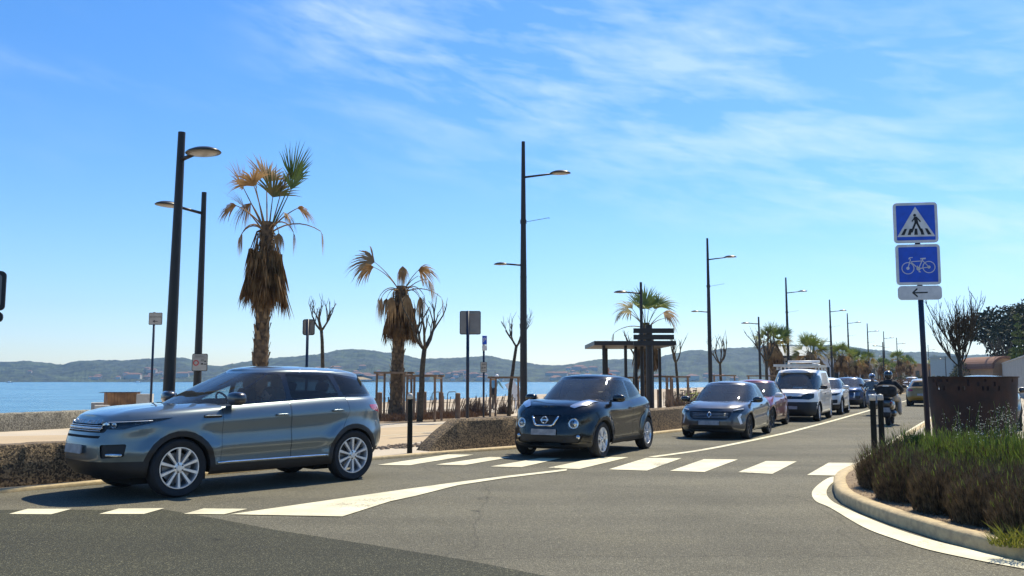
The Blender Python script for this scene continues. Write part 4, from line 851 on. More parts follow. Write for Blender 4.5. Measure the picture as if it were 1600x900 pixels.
tal = [(1108.5, 46, 'tall two-armed street lamp rising behind the grey hatchback'), (1230.5, 64, 'tall street lamp rising above the white van'), (1298, 82, 'tall street lamp, the next one right of the white van'),
       (1325, 99, 'slim tall street lamp above the dark blue car'), (1355.5, 117, 'slim distant street lamp left of the motorcyclists'), (1380.5, 136, 'slim distant tall lamp above the motorcyclists'), (1400.5, 157, 'small distant street lamp above the far white car'), (1449, 190, 'tiny distant tall lamp right of the blue post')]
for px, Y, lb in tal: dup(tl, (XY(px, Y), Y, 0), -.25, lb, G_)
ll = low_lamp(-1); ll.location = (XY(311, 18.1), 18.1, 0); ll.rotation_euler = (0, 0, .95); tag(ll, 'low street lamp carrying a small notice, left of the tallest palm', 'street lamp', G_)
l1 = low_lamp(1, 4.93, .34); l1.location = (XY(266, 14.0), 14.0, 0); l1.rotation_euler = (0, .018, -.62); tag(l1, 'nearest low street lamp, its arm towards the road, behind the grey-blue car bonnet', 'street lamp', G_); l1.scale = (1.15, 1.15, 1.018)
for px, Y, lb in ((1002.5, 35.2, 'low street lamp in front of the palm by the shelter'), (1186, 54.8, 'low street lamp left of the white van, by a green palm'), (1378.5, 92, 'low street lamp above the riders on the motorbike'), (1271, 78, 'low street lamp hidden among the palms right of the kiosk'), (1475, 150, 'distant low lamp between the sign post and the potted tree'), (1454, 170, 'distant low lamp close to the blue sign post')):
    dup(ll, (XY(px, Y), Y, 0), 0, lb, G_)

# ---------------------------------------------------------------- signs
m_navy = mat('dark blue post', (.002, .012, .04), .4, spec=.4); m_signback = mat('sign back', (.22, .21, .19), .5, .4, col2=(.18, .17, .16), nscale=3); m_signblue = mat('sign blue', (.0, .08, .58), .45)
m_signwhite = mat('sign white', (.68, .68, .66), .5); m_signblack = mat('sign black', (.01, .01, .012), .5); m_signred = mat('sign red', (.5, .02, .02), .5); m_cream = mat('cream notice', (.42, .39, .33), .6)
def panel(par, name, c, w, h, border, face, n=V((0, -1, 0)), r=.05, bw=.02, label=None):
    mt = face_mtx(c, n); mb = MB(); mb.prism(rrect(w, h, r), -.02, .0, mt); o = mb.build(name, border, par, angle=40)
    mb = MB(); mb.prism(rrect(w-2*bw, h-2*bw, max(.01, r-bw)), .0005, .003, mt); mb.build('sign_face', face, o); return o, mt
def flat(par, name, polys, m, mt, z=.0035, t=.002):
    mb = MB()
    for pl in polys: mb.prism(pl, z, z+t, mt)
    return mb.build(name, m, par)
def bar(a, b, w):
    a, b = V((*a, 0)), V((*b, 0)); d = (b-a).normalized(); n = V((-d.y, d.x, 0))*w/2
    return [((a-n).x, (a-n).y), ((b-n).x, (b-n).y), ((b+n).x, (b+n).y), ((a+n).x, (a+n).y)]
def ringp(cx, cy, r, w, n=28):
    out = []
    for k in range(n):
        a0, a1 = 2*pi*k/n, 2*pi*(k+1)/n
        out.append([(cx+(r-w/2)*cos(a0), cy+(r-w/2)*sin(a0)), (cx+(r+w/2)*cos(a0), cy+(r+w/2)*sin(a0)), (cx+(r+w/2)*cos(a1), cy+(r+w/2)*sin(a1)), (cx+(r-w/2)*cos(a1), cy+(r-w/2)*sin(a1))])
    return out
def crossing_sign():
    Y = 14.0; x = XY(1443, Y); r = thing('road_sign', 'blue post with a pedestrian crossing sign, a bicycle sign and an arrow plate', 'road sign', (x, Y, .12)); z = lambda py: ZY(py, Y)-.12
    lean = (1431-1438)/F*Y/3.
    mb = MB(); mb.tube([(0, 0, 0), (-.03, 0, z(330))], .042, 14); mb.build('post', m_navy, r, smooth=True)
    n = V((-.16, -1, -.02)); w = 66/F*Y; s = w/.7
    o, mt = panel(r, 'crossing_panel', (-.065, -.05, z(347)), w, 64/F*Y, m_signwhite, m_signblue, n, .06*s, .045*s)
    h = w*.5
    flat(o, 'triangle', [[(-.30*s, -.235*s), (.30*s, -.235*s), (0, .27*s)]], m_signwhite, mt, .004)
    st = [[(-.265*s+i*.115*s+.0, -.20*s), (-.205*s+i*.115*s, -.20*s), (-.18*s+i*.10*s, -.11*s), (-.225*s+i*.10*s, -.11*s)] for i in range(5)]
    st = [[(a*s, b*s) for a, b in q] for q in ([(-.24, -.205), (-.185, -.205), (-.14, -.10), (-.18, -.10)], [(-.135, -.205), (-.085, -.205), (-.06, -.10), (-.10, -.10)], [(-.03, -.205), (.025, -.205), (.02, -.10), (-.02, -.10)], [(.08, -.205), (.13, -.205), (.10, -.10), (.06, -.10)], [(.185, -.205), (.24, -.205), (.18, -.10), (.14, -.10)])]
    b = lambda a, c, w_: [(p[0]*s, p[1]*s) for p in bar(a, c, w_)]
    ped = [[(x_*s, y_*s) for x_, y_ in circ(-.012, .125, .024, 12)], b((-.002, .10), (.012, -.01), .055), b((.0, .01), (-.07, -.16), .032), b((.015, .01), (.085, -.15), .032), b((-.01, .09), (-.06, .02), .02), b((.015, .09), (.07, .025), .02), b((.05, .045), (.075, .01), .018), b((-.07, -.155), (-.09, -.165), .02), b((.085, -.15), (.11, -.14), .02)]
    flat(o, 'pictogram', st+ped, m_signblack, mt, .0065)
    o, mt = panel(r, 'bicycle_panel', (-.055, -.05, z(413.5)), w*1.0, 64/F*Y, m_signwhite, m_signblue, n, .06*s, .045*s)
    sc = lambda pl: [[(p[0]*s, p[1]*s) for p in q] for q in pl]
    bk = ringp(-.165, -.06, .095, .012)+ringp(.165, -.045, .095, .012)+ringp(-.165, -.06, .016, .02, 10)+ringp(.165, -.045, .016, .02, 10)+ringp(.0, -.07, .022, .02, 10)+[bar(*q) for q in (((-.165, -.06), (-.12, .085), .013), ((-.11, .05), (.075, .06), .013), ((-.11, .04), (.0, -.07), .013), ((.0, -.07), (.075, .09), .013), ((.0, -.07), (.165, -.045), .012), ((.075, .06), (.165, -.045), .011), ((.035, .095), (.12, .10), .022), ((-.12, .085), (-.14, .115), .012), ((-.14, .115), (-.085, .12), .014), ((-.14, .115), (-.145, .09), .012), ((.0, -.07), (.015, -.12), .012), ((.0, -.12), (.035, -.125), .012), ((-.01, -.07), (-.015, -.02), .012))]
    flat(o, 'pictogram', sc(bk), m_signwhite, mt, .004)
    o, mt = panel(r, 'arrow_panel', (-.048, -.05, z(458)), w*.98, 22/F*Y, m_signwhite, m_signwhite, n, .06*s, .012*s)
    flat(o, 'arrow', sc([bar((-.10, .0), (.12, .004), .022), bar((-.115, -.0), (-.04, .07), .024), bar((-.115, .005), (-.04, -.065), .024)]), m_signblack, mt, .004)
crossing_sign()
def simple_sign(name, label, px, Y, base_z, pxw, py0, py1, postw, back=True, n=V((0, -1, 0)), dx=0, topy=None):
    r = thing(name, label, 'road sign', (XY(px, Y), Y, base_z)); z0, z1 = ZY(py1, Y)-base_z, ZY(py0, Y)-base_z; mb = MB()
    mb.tube([(0, 0, 0), (0, 0, z1 if topy is None else ZY(topy, Y)-base_z)], postw, 12); mb.build('post', m_navy, r, smooth=True)
    c = (dx, (.045 if back else -.045), (z0+z1)/2); w, h = pxw/F*Y, z1-z0
    if back:
        mt = face_mtx(c, n); mb = MB(); mb.prism(rrect(w, h, .06), -.012, .012, mt); o = mb.build('sign_panel', m_black, r, angle=40); mb = MB(); mb.prism(rrect(w-.05, h-.05, .045), .0125, .014, mt); mb.build('panel_back', m_signback, o)
        mb = MB()
        for q in (.38, -.38): mb.box((dx, -.0, (z0+z1)/2+q*h), (w*.45, .03, .035))
        mb.build('bracket', m_signback, o)
    return r, z0, z1, w
simple_sign('road_sign', 'square road sign seen from its grey back, left of the black car', 731, 31, 0, 33, 486, 523, .055, dx=.08)
simple_sign('road_sign', 'small grey-backed road sign behind the roof of the grey-blue car', 480.5, 25, 0, 19, 499, 524, .04, dx=.02)
def access_sign():
    Y = 27; r, z0, z1, w = simple_sign('beach_access_sign', 'small white beach access sign with an arrow on a thin post by the sea', 240, Y, 0, 21, 489, 508, .035, back=False, topy=488)
    mt = face_mtx((.06, -.05, (z0+z1)/2), V((0, -1, 0))); mb = MB(); mb.prism(rrect(w, z1-z0, .03), -.01, 0, mt); o = mb.build('sign_panel', m_black, r); mb = MB(); mb.prism(rrect(w-.03, z1-z0-.03, .02), .0005, .002, mt); mb.build('sign_face', m_cream, o)
    text_obj('lettering', 'ACCES PLAGE', .058, m_signblack, o, mt@Matrix.Translation((0, .055, .004)), .002)
    flat(o, 'arrow', [bar((-.06, -.08), (.07, -.08), .018), bar((-.065, -.08), (-.02, -.045), .018), bar((-.065, -.08), (-.02, -.115), .018)], m_signblack, mt, .003)
access_sign()
def notice():
    Y = 17.9; x = XY(314.5, Y); r = thing('notice_sign', 'small beige notice with a red ring fixed to a lamp post above the nearest car', 'notice', (x, Y, 0)); z0, z1 = ZY(580, Y), ZY(553, Y); w = 24/F*Y; h = z1-z0
    mt = face_mtx((0, -.03, (z0+z1)/2), V((0, -1, 0))); mb = MB(); mb.prism(rrect(w, h, .03), -.012, 0, mt); o = mb.build('sign_panel', m_black, r); mb = MB(); mb.prism(rrect(w-.025, h-.025, .02), .0005, .002, mt); mb.build('sign_face', m_cream, o)
    mb = MB(); mb.box((0, .02, z0+.03), (.12, .1, .05)); mb.build('bracket', m_pole, r)
    flat(o, 'ring', ringp(-.075, -.01, .048, .02, 20), m_signred, mt, .003); text_obj('lettering', 'STATIONNEMENT', .026, m_signblack, o, mt@Matrix.Translation((.0, .125, .004)), .002)
    flat(o, 'pictogram', [rrect(.05, .018, .004, 2, .05, -.035), rrect(.03, .016, .004, 2, .05, -.02), rrect(.05, .018, .004, 2, .11, -.035), rrect(.03, .03, .006, 2, .11, .02)]+[bar((.02, .06-.012*i), (.09, .06-.012*i), .004) for i in range(4)]+[bar((-.12, .09), (.12, .09), .005)], m_signblack, mt, .003)
notice()
def parking_sign():
    Y = 33; x = XY(756, Y); r = thing('parking_sign', 'blue P parking sign with two small plates on a thin post near the walker', 'parking sign', (x, Y, 0)); mb = MB(); mb.tube([(0, 0, 0), (0, 0, ZY(526, Y))], .04, 10); mb.build('post', m_navy, r, smooth=True)
    for nm, py0, py1, w_, fm, dx in (('parking_panel', 525, 539, 7.5, m_signblue, .03), ('small_plate', 540, 548, 7.5, m_signwhite, .03), ('times_plate', 566, 582, 9.5, m_cream, .0)):
        z0, z1 = ZY(py1, Y), ZY(py0, Y); w = w_/F*Y; o, mt = panel(r, nm, (dx, -.05, (z0+z1)/2), w, z1-z0, m_signwhite if fm != m_cream else m_black, fm, r=.015, bw=.012)
        if nm == 'parking_panel': text_obj('lettering', 'P', .24, m_signwhite, o, mt@Matrix.Translation((0, .0, .004)), .002)
        if nm == 'times_plate': flat(o, 'pictogram', [bar((-.07, .10), (.07, .10), .015), bar((-.07, .13), (.07, .13), .012)]+ringp(-.045, -.03, .03, .015, 12)+[rrect(.04, .05, .008, 2, .045, -.02), bar((-.07, -.12), (.07, -.12), .012)], m_signblack, mt, .004)
parking_sign()
def left_sign():
    Y = 7.5; r = thing('road_sign', 'dark road sign seen nearly edge-on at the left border of the view', 'road sign', (XY(-66, Y), Y, 0)); mb = MB(); mb.tube([(0, .06, 0), (0, .06, ZY(430, Y))], .03, 10); mb.build('post', m_navy, r)
    for nm, py0, py1, dx in (('sign_panel', 421, 484, .0), ('lower_plate', 486, 503, -.01)):
        z0, z1 = ZY(py1, Y), ZY(py0, Y); mt = face_mtx((dx, 0, (z0+z1)/2), V((.35, -1, 0))); mb = MB(); mb.prism(rrect(.68, z1-z0, .04), -.015, .015, mt); o = mb.build(nm, m_black, r, angle=40); mb = MB(); mb.prism(rrect(.62, z1-z0-.06, .03), .0155, .018, mt); mb.build('panel_back', m_signback, o)
left_sign()
def plank_sign():
    Y = 28.5; r = thing('timber_plank_sign', 'dark post with three horizontal slats, right in front of the shelter', 'sign', (XY(1014, Y), Y, 0)); mb = MB(); mb.tube([(0, 0, 0), (0, 0, ZY(508, Y))], [.115, .105], 14); mb.build('post', m_pole, r, angle=40)
    for py in (517.5, 527.5, 537): mb = MB(); mb.box((.13, -.14, ZY(py, Y)), (1.30, .06, .155)); mb.build('slat', m_pole, r)
plank_sign()
# bollards
m_boll = mat('bollard steel', (.012, .013, .010), .75, spec=.2); m_cap = mat('bollard cap', (.50, .47, .40), .4)
bo = thing('bollard', 'dark bollard with a pale cap on the left kerb between the two nearest cars', 'bollard', P(640, 711), 0, 'dark steel bollards')
mb = MB(); mb.tube([(0, 0, .0), (0, 0, 1.11)], [.054, .050], 16); mb.build('post', m_boll, bo, angle=40); mb = MB(); mb.lathe([(.050, 1.11), (.058, 1.115), (.058, 1.17), (.05, 1.21), (.02, 1.225), (.001, 1.227)], 16); mb.build('cap', m_cap, bo, smooth=True)
dup(bo, (XY(1359, 16.6), 16.6, .0), 0, 'dark bollard with pale cap by the shrubs, the left one of the pair', 'dark steel bollards'); dup(bo, (XY(1371, 16.9), 16.9, .0), 0, 'dark bollard with pale cap by the shrubs, the one nearer the blue post', 'dark steel bollards')
# ---------------------------------------------------------------- palms
m_dead = mat('dead palm frond', (.20, .115, .045), .85, col2=(.40, .26, .12), nscale=3, trans=.25, thr=(.3, .7)); m_green = mat('green palm frond', (.075, .12, .02), .6, col2=(.17, .21, .04), nscale=2.5, trans=.3)
m_yel = mat('yellowing frond', (.26, .19, .05), .7, col2=(.14, .14, .03), nscale=2.5, trans=.35); m_ptrunk = mat('palm trunk', (.06, .038, .02), .95, col2=(.17, .11, .06), nscale=9, bump=.8, bscale=18, detail=8); m_boot = mat('palm boots', (.09, .058, .03), .9, col2=(.24, .165, .09), nscale=7)
m_thatch = mat('hanging thatch', (.085, .042, .014), .95, col2=(.24, .14, .055), nscale=4, trans=.1)
def frond(mb, base, az, el, plen, fan, droop, n=20, spread=80, hang=0, mi=0, foldw=.0, tip_el=None, rr=random):
    """petiole from base then a fan of narrow leaflets"""
    d0 = V((cos(az)*cos(el), sin(az)*cos(el), sin(el))); pts = [V(base)]; d = d0.copy(); k = 7
    for i in range(k): pts.append(pts[-1]+d*plen/k); d = (d+V((0, 0, -1))*droop*.34/k*2).normalized()
    mb.tube(pts, [.024-.0020*i for i in range(k+1)], 4, mi)
    tip = pts[-1]; d = (d+V((0, 0, -1))*hang).normalized(); side = d.cross(V((0, 0, 1))); side = side.normalized() if side.length > .05 else V((cos(az+1.57), sin(az+1.57), 0))
    if hang < .8: side = Matrix.Rotation(rr.uniform(-1.1, 1.1), 3, d)@side
    up = side.cross(d).normalized()
    pd = None
    for j in range(n):
        a = R(-spread+2*spread*j/(n-1))+rr.uniform(-.04, .04); L_ = fan*(1-.25*abs(a)/R(90))*rr.uniform(.82, 1.08)
        dd = (d*cos(a)+side*sin(a)+up*(.18*abs(sin(a)))).normalized(); w = up.cross(dd).normalized()*(fan*(.022 if hang < .8 else .012)); L_ *= rr.uniform(.55, 1.15) if hang >= .8 else 1; q = tip.copy(); vs = []; cur = dd.copy(); seg = 4
        for s in range(seg+1):
            t = s/seg; ww = w*(.6+1.2*t if t < .45 else 1.25*(1-t)/.55+.04); vs += [q-ww, q+ww]
            q = q+cur*L_/seg; cur = (cur+V((0, 0, -1))*(hang*.55+droop*.5*t)+V((rr.uniform(-.08, .08),)*3)).normalized()
        mb.add(vs, [(2*s, 2*s+1, 2*s+3, 2*s+2) for s in range(seg)], mi)
def palm(name, label, px, Y, base_z, H, tw, skirt, spec, seed, group='palms along the promenade', lean=0):
    """skirt=(z0,z1,radius); spec: list of (az,el,petiole,fan,droop,hang,material)"""
    rr = random.Random(seed); t = thing(name, label, 'palm tree', (XY(px, Y), Y, base_z), 0, group); mb = MB(); n = 14
    pts = [V((lean*(i/n)**1.5, .02*sin(i), H*i/n)) for i in range(n+1)]; rad = [tw*(1.28-.9*(i/n)) if i < 2 else tw*(1-.22*i/n)*(1+.04*rr.uniform(-1, 1)) for i in range(n+1)]
    mb.tube(pts, rad, 16); nb = int(H*26)
    for i in range(nb):
        z = .1+(H-.5)*i/nb; a = i*2.39996; c = V((lean*(z/H)**1.5, 0, z)); rad_ = tw*(1-.22*z/H); o = V((cos(a), sin(a), 0)); s = V((-sin(a), cos(a), 0)); w = tw*.30*rr.uniform(.7, 1.2); h = rr.uniform(.12, .22)
        b = c+o*rad_*.93
        mb.add([b-s*w-V((0, 0, .06)), b+s*w-V((0, 0, .06)), b+s*w*.35+o*rr.uniform(.04, .10)*tw/.25+V((0, 0, h)), b-s*w*.35+o*rr.uniform(.04, .10)*tw/.25+V((0, 0, h))], [(0, 1, 2, 3)], 1)
    mb.build('trunk', [m_ptrunk, m_boot], t, smooth=False)
    topc = V((lean, 0, H))
    mb = MB(); z0, z1, sr = skirt
    if z1 > z0:
        for i in range(int(80*(z1-z0)*sr)+20):          # matted old leaves hanging against the trunk
            a = rr.uniform(0, 2*pi); z = rr.uniform(z0+.28*(z1-z0), z0+.80*(z1-z0)); o = V((cos(a), sin(a), 0)); c = V((lean*(z/H)**1.5, 0, z)); b = c+o*tw*.7; e = b+o*sr*rr.uniform(.35, 1)*(.5+.5*(z1-z)/(z1-z0))+V((0, 0, -.15))
            mb.tube([b+V((0, 0, .35)), b+o*.1+V((0, 0, .3)), e], [.02, .018, .012], 4)
            for j in range(16):
                q = e+V((rr.uniform(-.05, .05), rr.uniform(-.05, .05), 0)); dd = V((rr.uniform(-.22, .22)+o.x*.10, rr.uniform(-.22, .22)+o.y*.10, -1)); L_ = rr.uniform(.35, .8)*min(1, (z-z0+.35)); s = V((rr.uniform(-1, 1), rr.uniform(-1, 1), 0)).normalized()*.017
                mb.add([q-s, q+s, q+dd*L_*.5+s*1.2, q+dd*L_*.5-s*1.2, q+dd*L_], [(0, 1, 2, 3), (3, 2, 4)])
        mb.build('dead_skirt', m_thatch, t)
    kinds = {}
    for az, el, pl, fan, dr, hg, mt in spec: kinds.setdefault(mt, []).append((az, el, pl, fan, dr, hg))
    for mt, lst in kinds.items():
        mb = MB()
        for az, el, pl, fan, dr, hg in lst:
            frond(mb, topc+V((cos(R(az))*.1, sin(R(az))*.1, -.1-rr.random()*.2)), R(az), R(el), pl, fan, dr, 22 if hg < .8 else 34, 62 if hg < .8 else 46, hg, rr=rr)
        mb.build({'dead': 'dead_fronds', 'green': 'green_fronds', 'yellow': 'yellowing_fronds'}[mt], {'dead': m_dead, 'green': m_green, 'yellow': m_yel}[mt], t)
    return t
# tallest palm, mostly dead, thin fans at the top
Y1 = 22.7; H1 = ZY(345, Y1)
sp1 = [(182, 52, .95, .85, .15, .1, 'dead'), (168, 62, 1.05, .85, .1, .1, 'dead'), (355, 66, 1.0, .95, .1, .0, 'green'), (60, 74, 1.0, .9, .2, .2, 'dead'), (110, 66, 1.25, .9, .1, .1, 'dead'), (150, 74, 1.0, .9, .2, .1, 'yellow'), (20, 70, 1.15, 1.0, .1, 0, 'green'), (250, 66, .9, .85, .5, .5, 'dead'), (5, 52, 1.1, .8, .9, .7, 'dead'), (200, 50, 1.1, .8, 1., .7, 'dead'), (340, 60, .8, .8, .8, 1.2, 'dead'), (160, 66, .7, .8, .8, 1.2, 'dead'), (80, 80, .7, .9, .2, .2, 'yellow'),
       (2, 34, 1.45, .85, 2.0, 2.5, 'dead')]
sp1 += [(a, 50, .95, .7, 4.2, 3, 'dead') for a in (0, 40, 100, 150, 185, 220, 262, 310)]
sp1 = [(a, e, p*(1.22 if e >= 62 else .80 if e > 36 else .95), f_*(1.08 if e >= 62 else .9), d, h, m) for a, e, p, f_, d, h, m in sp1 if not (e == 50 and a in (40, 150, 262))]
palm('dead_palm', 'tallest palm, mostly dead with a thick brown skirt, behind the grey-blue car', 407, Y1, 0, H1, .205, (ZY(484, Y1), ZY(352, Y1), .44), sp1, 3, lean=.10)
Y2 = 33; H2 = ZY(447, Y2)
sp2 = [(170, 58, 1.5, 1.35, .9, .45, 'dead'), (190, 56, 1.3, 1.1, 1.2, .7, 'dead'), (15, 64, .95, 1.0, .9, .7, 'dead'), (345, 60, .8, .95, 1.4, .9, 'dead'), (90, 84, .9, 1.0, .3, 2.0, 'dead'), (0, 25, 1.5, 1.1, 2.0, 2.5, 'dead'), (345, 50, 1.1, 1.2, 1.5, 1.6, 'dead')]
sp2 += [(a, 40, .9, 1.1, 3.6, 3, 'dead') for a in (0, 40, 90, 140, 180, 215, 250, 290, 330)]
palm('dead_palm', 'dead brown palm with three drooping dry fronds and a timber guard, beside a bare tree', 620, Y2, 0, H2, .25, (ZY(535, Y2), ZY(448, Y2), .50), sp2, 11, lean=.16)
Y3 = 40; H3 = ZY(505, Y3)
sp3 = [(a, e, 1.15, 1.25, d, h, m) for a, e, d, h, m in ((175, 52, .9, .8, 'dead'), (165, 65, .5, .4, 'yellow'), (120, 72, .2, .1, 'green'), (60, 74, .2, .1, 'green'), (20, 62, .5, .3, 'green'), (5, 45, 1.2, .8, 'dead'), (200, 60, .8, .6, 'yellow'), (250, 60, .6, .4, 'green'), (300, 60, .6, .4, 'green'), (340, 55, .9, .7, 'dead'), (90, 85, .1, 0, 'green'))]+[(185, 15, 1.6, 1.0, 1.5, 1.6, 'dead')]
palm('fan_palm', 'half-green fan palm rising over the slatted shelter', 1009, Y3, 0, H3, .24, (ZY(575, Y3), ZY(512, Y3), .42), [(a, e, p*.88, f_*.86, d, h, m) for a, e, p, f_, d, h, m in sp3], 21)
def green_palm_spec(seed, dead=.45, s=1.25):
    rr = random.Random(seed); out = []
    for i in range(15): out.append((i*137.5, rr.uniform(30, 88), s*.62, s*.8, rr.uniform(.1, .5), rr.uniform(0, .25), 'green'))
    for i in range(8): out.append((i*137.5+60, rr.uniform(5, 45), s*.55, s*.75, rr.uniform(.4, .9), rr.uniform(.3, .7), 'yellow' if rr.random() > dead else 'dead'))
    for i in range(8): out.append((i*137.5+20, rr.uniform(-35, 25), s*.5, s*.7, rr.uniform(.8, 1.6), rr.uniform(.7, 1.6), 'dead'))
    return out
GP = []
for i, (H, s) in enumerate(((3.9, 1.25), (3.2, 1.35))):
    GP.append(palm('fan_palm', 'x', 0, 1, 0, H, .26, (H*.62, H+.05, .46), green_palm_spec(40+i, s=s), 50+i))
far = [(1207, 63, 0, 1.05, 'green-topped fan palm just left of the kiosk and the tall lamp'), (1266, 70, 1, 1.1, 'bushy fan palm between kiosk and second tall lamp'), 
       (1313, 86, 0, .98, 'fan palm above the white compact car'), (1331, 96, 1, 1.05, 'fan palm above the roof of the dark blue car'), (1350, 104, 0, .95, 'brown-skirted fan palm above the dark blue car'), (1376, 128, 0, .9, 'small fan palm just above the motorcyclists'),
       (1404, 132, 0, 1.12, 'dark green fan palm above the far white car'), (1418, 145, 0, 1.0, 'fan palm between the far white car and the blue post'), (1393, 165, 1, 1.0, 'tiny fan palm at the end of the row'), (1460, 175, 0, 1.2, 'distant fan palm right of the blue post'), (1473, 165, 1, 1.2, 'brown distant fan palm left of the potted tree'), (1482, 190, 0, 1.2, 'tiny fan palm behind the potted tree trunk')]
for i, (px, Y, k, sc_, lb) in enumerate(far):
    if i < 2: o = GP[[0, 1][i]]; o.location = (XY(px, Y), Y, 0); o.scale = (sc_,)*3; o['label'] = lb
for i, (px, Y, k, sc_, lb) in enumerate(far):
    if i >= 2: dup(GP[k], (XY(px, Y), Y, 0), i*1.3, lb, 'palms along the promenade', sc_)

# ---------------------------------------------------------------- bare pollarded trees with timber guards
m_bark = mat('bare tree bark', (.036, .030, .020), .95, col2=(.085, .068, .045), nscale=12, bump=.5, bscale=30); m_stake = mat('timber stake', (.26, .17, .10), .85, col2=(.17, .11, .07), nscale=6, bump=.3)
m_twig = mat('dry twigs', (.10, .065, .04), .95, col2=(.19, .13, .085), nscale=10)
def limb(mb, p, d, L_, r, rr, gnarl=.25, n=6, taper=.55, up=.1):
    pts = [V(p)]; d = V(d).normalized(); out = []
    for i in range(n): d = (d+V((rr.uniform(-gnarl, gnarl), rr.uniform(-gnarl, gnarl), rr.uniform(-gnarl*.5, gnarl*.5)+up))).normalized(); pts.append(pts[-1]+d*L_/n); out.append((pts[-1], d.copy()))
    mb.tube(pts, [r*(1-(1-taper)*i/n) for i in range(n+1)], 7); return out
def bare_tree(name, label, px, Y, H, tr, crown, seed, lean=0, group='bare pollarded trees on the promenade', baseZ=0, mats=None, fine=1.0, limbs=5):
    rr = random.Random(seed); t = thing(name, label, 'tree', (XY(px, Y), Y, baseZ), 0, group); mb = MB(); th = H-crown
    tp = limb(mb, (0, 0, 0), (lean, 0, 1), th, tr, rr, .07, 8, .72, .02); mb.build('trunk', m_bark, t, smooth=True)
    top, d = tp[-1]; mb = MB()
    for i in range(limbs):
        a = 2*pi*i/limbs+rr.uniform(-.4, .4); dd = V((cos(a)*.75, sin(a)*.75, .75)); br = limb(mb, top-V((0, 0, .06)), dd, crown*.62, tr*.5, rr, .22, 5, .6, .12)
        for j in range(int(3*fine)):
            q, qd = br[rr.randint(2, 4)]; b2 = limb(mb, q, qd+V((rr.uniform(-.6, .6), rr.uniform(-.6, .6), .5)), crown*rr.uniform(.35, .6), tr*.26, rr, .2, 4, .5, .12)
            for k in range(int(2*fine)): q, qd = b2[rr.randint(1, 3)]; limb(mb, q, qd+V((rr.uniform(-.8, .8), rr.uniform(-.8, .8), .3)), crown*rr.uniform(.15, .32), tr*.12, rr, .25, 3, .4, .1)
    mb.build('branches', m_bark, t, smooth=True); return t
def guard(px, Y, w, h, label, three=False, wpx=None):
    t = thing('tree_guard', label, 'tree guard', (XY(px, Y), Y, 0), R(-14), 'timber guards around the young trees'); k = 0
    for sx in (-1, 1):
        for sy in (-1, 1): mb = MB(); mb.tube([(sx*w/2, sy*w*.35, 0), (sx*w/2*.97, sy*w*.35*.97, h)], .045, 8); mb.build('stake', m_stake, t, angle=40)
    for sy in (-1, 1): mb = MB(); mb.box((0, sy*(w*.35+.0), h+.03), (w+.18, .10, .075)); mb.build('rail', m_stake, t)
    for sx in (-1, 1): mb = MB(); mb.box((sx*w/2, 0, h-.05), (.05, w*.7, .06)); mb.build('rail', m_stake, t)
    return t
guard(617, 33, 1.1, 1.72, 'timber guard around the dead brown palm with three dry fronds'); bare_tree('bare_tree', 'bare pollarded tree leaning right beside the dead palm', 657, 31.0, 4.3, .115, 1.7, 4, lean=.12); guard(664, 31.5, 1.05, 1.6, 'timber guard around the leaning bare tree')
bare_tree('bare_tree', 'small bare tree behind the roof of the grey-blue car', 504, 29, 4.1, .075, .95, 8); bare_tree('bare_tree', 'bare tree just left of the second tall lamp and near the walker', 795, 36, 4.2, .085, 1.3, 15)
guard(792, 35, 1.15, 1.55, 'timber guard near the walking person'); bare_tree('bare_tree', 'bare tree right of the slatted post, by the bicycles', 1057, 44, 3.6, .085, 1.2, 23); guard(1057, 44, 1.05, 1.6, 'timber guard between the slatted post and the bicycles')
bare_tree('bare_tree', 'leaning bare tree right of the third tall lamp', 1131, 52, 4.0, .10, 1.5, 31, lean=-.12); guard(1130, 52, 1.2, 1.7, 'timber guard behind the roof of the grey hatchback'); bare_tree('bare_tree', 'dark bare tree left of the first green palm', 1194, 56, 4.6, .12, 1.9, 37, fine=1.3, limbs=6); guard(1192, 57, 2.0, 1.7, 'wide timber guard behind the red car')
bare_tree('bare_tree', 'bare tree under the shelter roof by its middle post', 988, 42, 3.8, .09, 1.2, 41); guard(973, 38, 1.2, 1.55, 'timber guard under the shelter'); guard(1025, 39, 1.3, 1.6, 'timber guard around the palm by the shelter')
for i, (px, Y) in enumerate(((1262, 88), (1300, 95), (1338, 110), (1370, 140))): bare_tree('bare_tree', ['bare tree among the palms behind the white van roof', 'bare tree among the palms above the white compact car', 'bare tree among the palms above the dark blue car', 'bare tree above the motorcyclists'][i], px, Y, 4.4, .12, 1.8, 60+i)

# ---------------------------------------------------------------- low dry plants, stones, ground litter
def scrub(name, label, c, rx, ry, h, n, m, seed, w=.006, cat='plants', kind='stuff', spread=.5, rz=0):
    rr = np.random.RandomState(seed); mb = MB(); vs = []; fs = []; cs, sn = cos(rz), sin(rz)
    for i in range(n):
        a = rr.rand()*2*pi; q = sqrt(rr.rand()); lx, ly = rx*q*cos(a), ry*q*sin(a); x = c[0]+lx*cs-ly*sn; y = c[1]+lx*sn+ly*cs; hh = h*(1-.5*q*q)*rr.uniform(.4, 1.1)
        d = V((rr.uniform(-spread, spread), rr.uniform(-spread, spread), 1)); b = V((x, y, c[2])); s = V((rr.uniform(-1, 1), rr.uniform(-1, 1), rr.uniform(-.3, .3))).normalized()*w
        m_ = b+d*hh*.5; e = b+d*hh+V((rr.uniform(-.3, .3), rr.uniform(-.3, .3), 0))*hh; k = len(vs); vs += [b-s, b+s, m_+s, m_-s, e]; fs += [(k, k+1, k+2, k+3), (k+3, k+2, k+4)]
    mb.add(vs, fs); mb.keep = True; o = mb.build(name, m); return tag(o, label, cat if kind != 'stuff' else cat, None, kind)
m_scrub = mat('dry scrub', (.20, .11, .06), .95, col2=(.10, .06, .035), nscale=5, trans=.15)
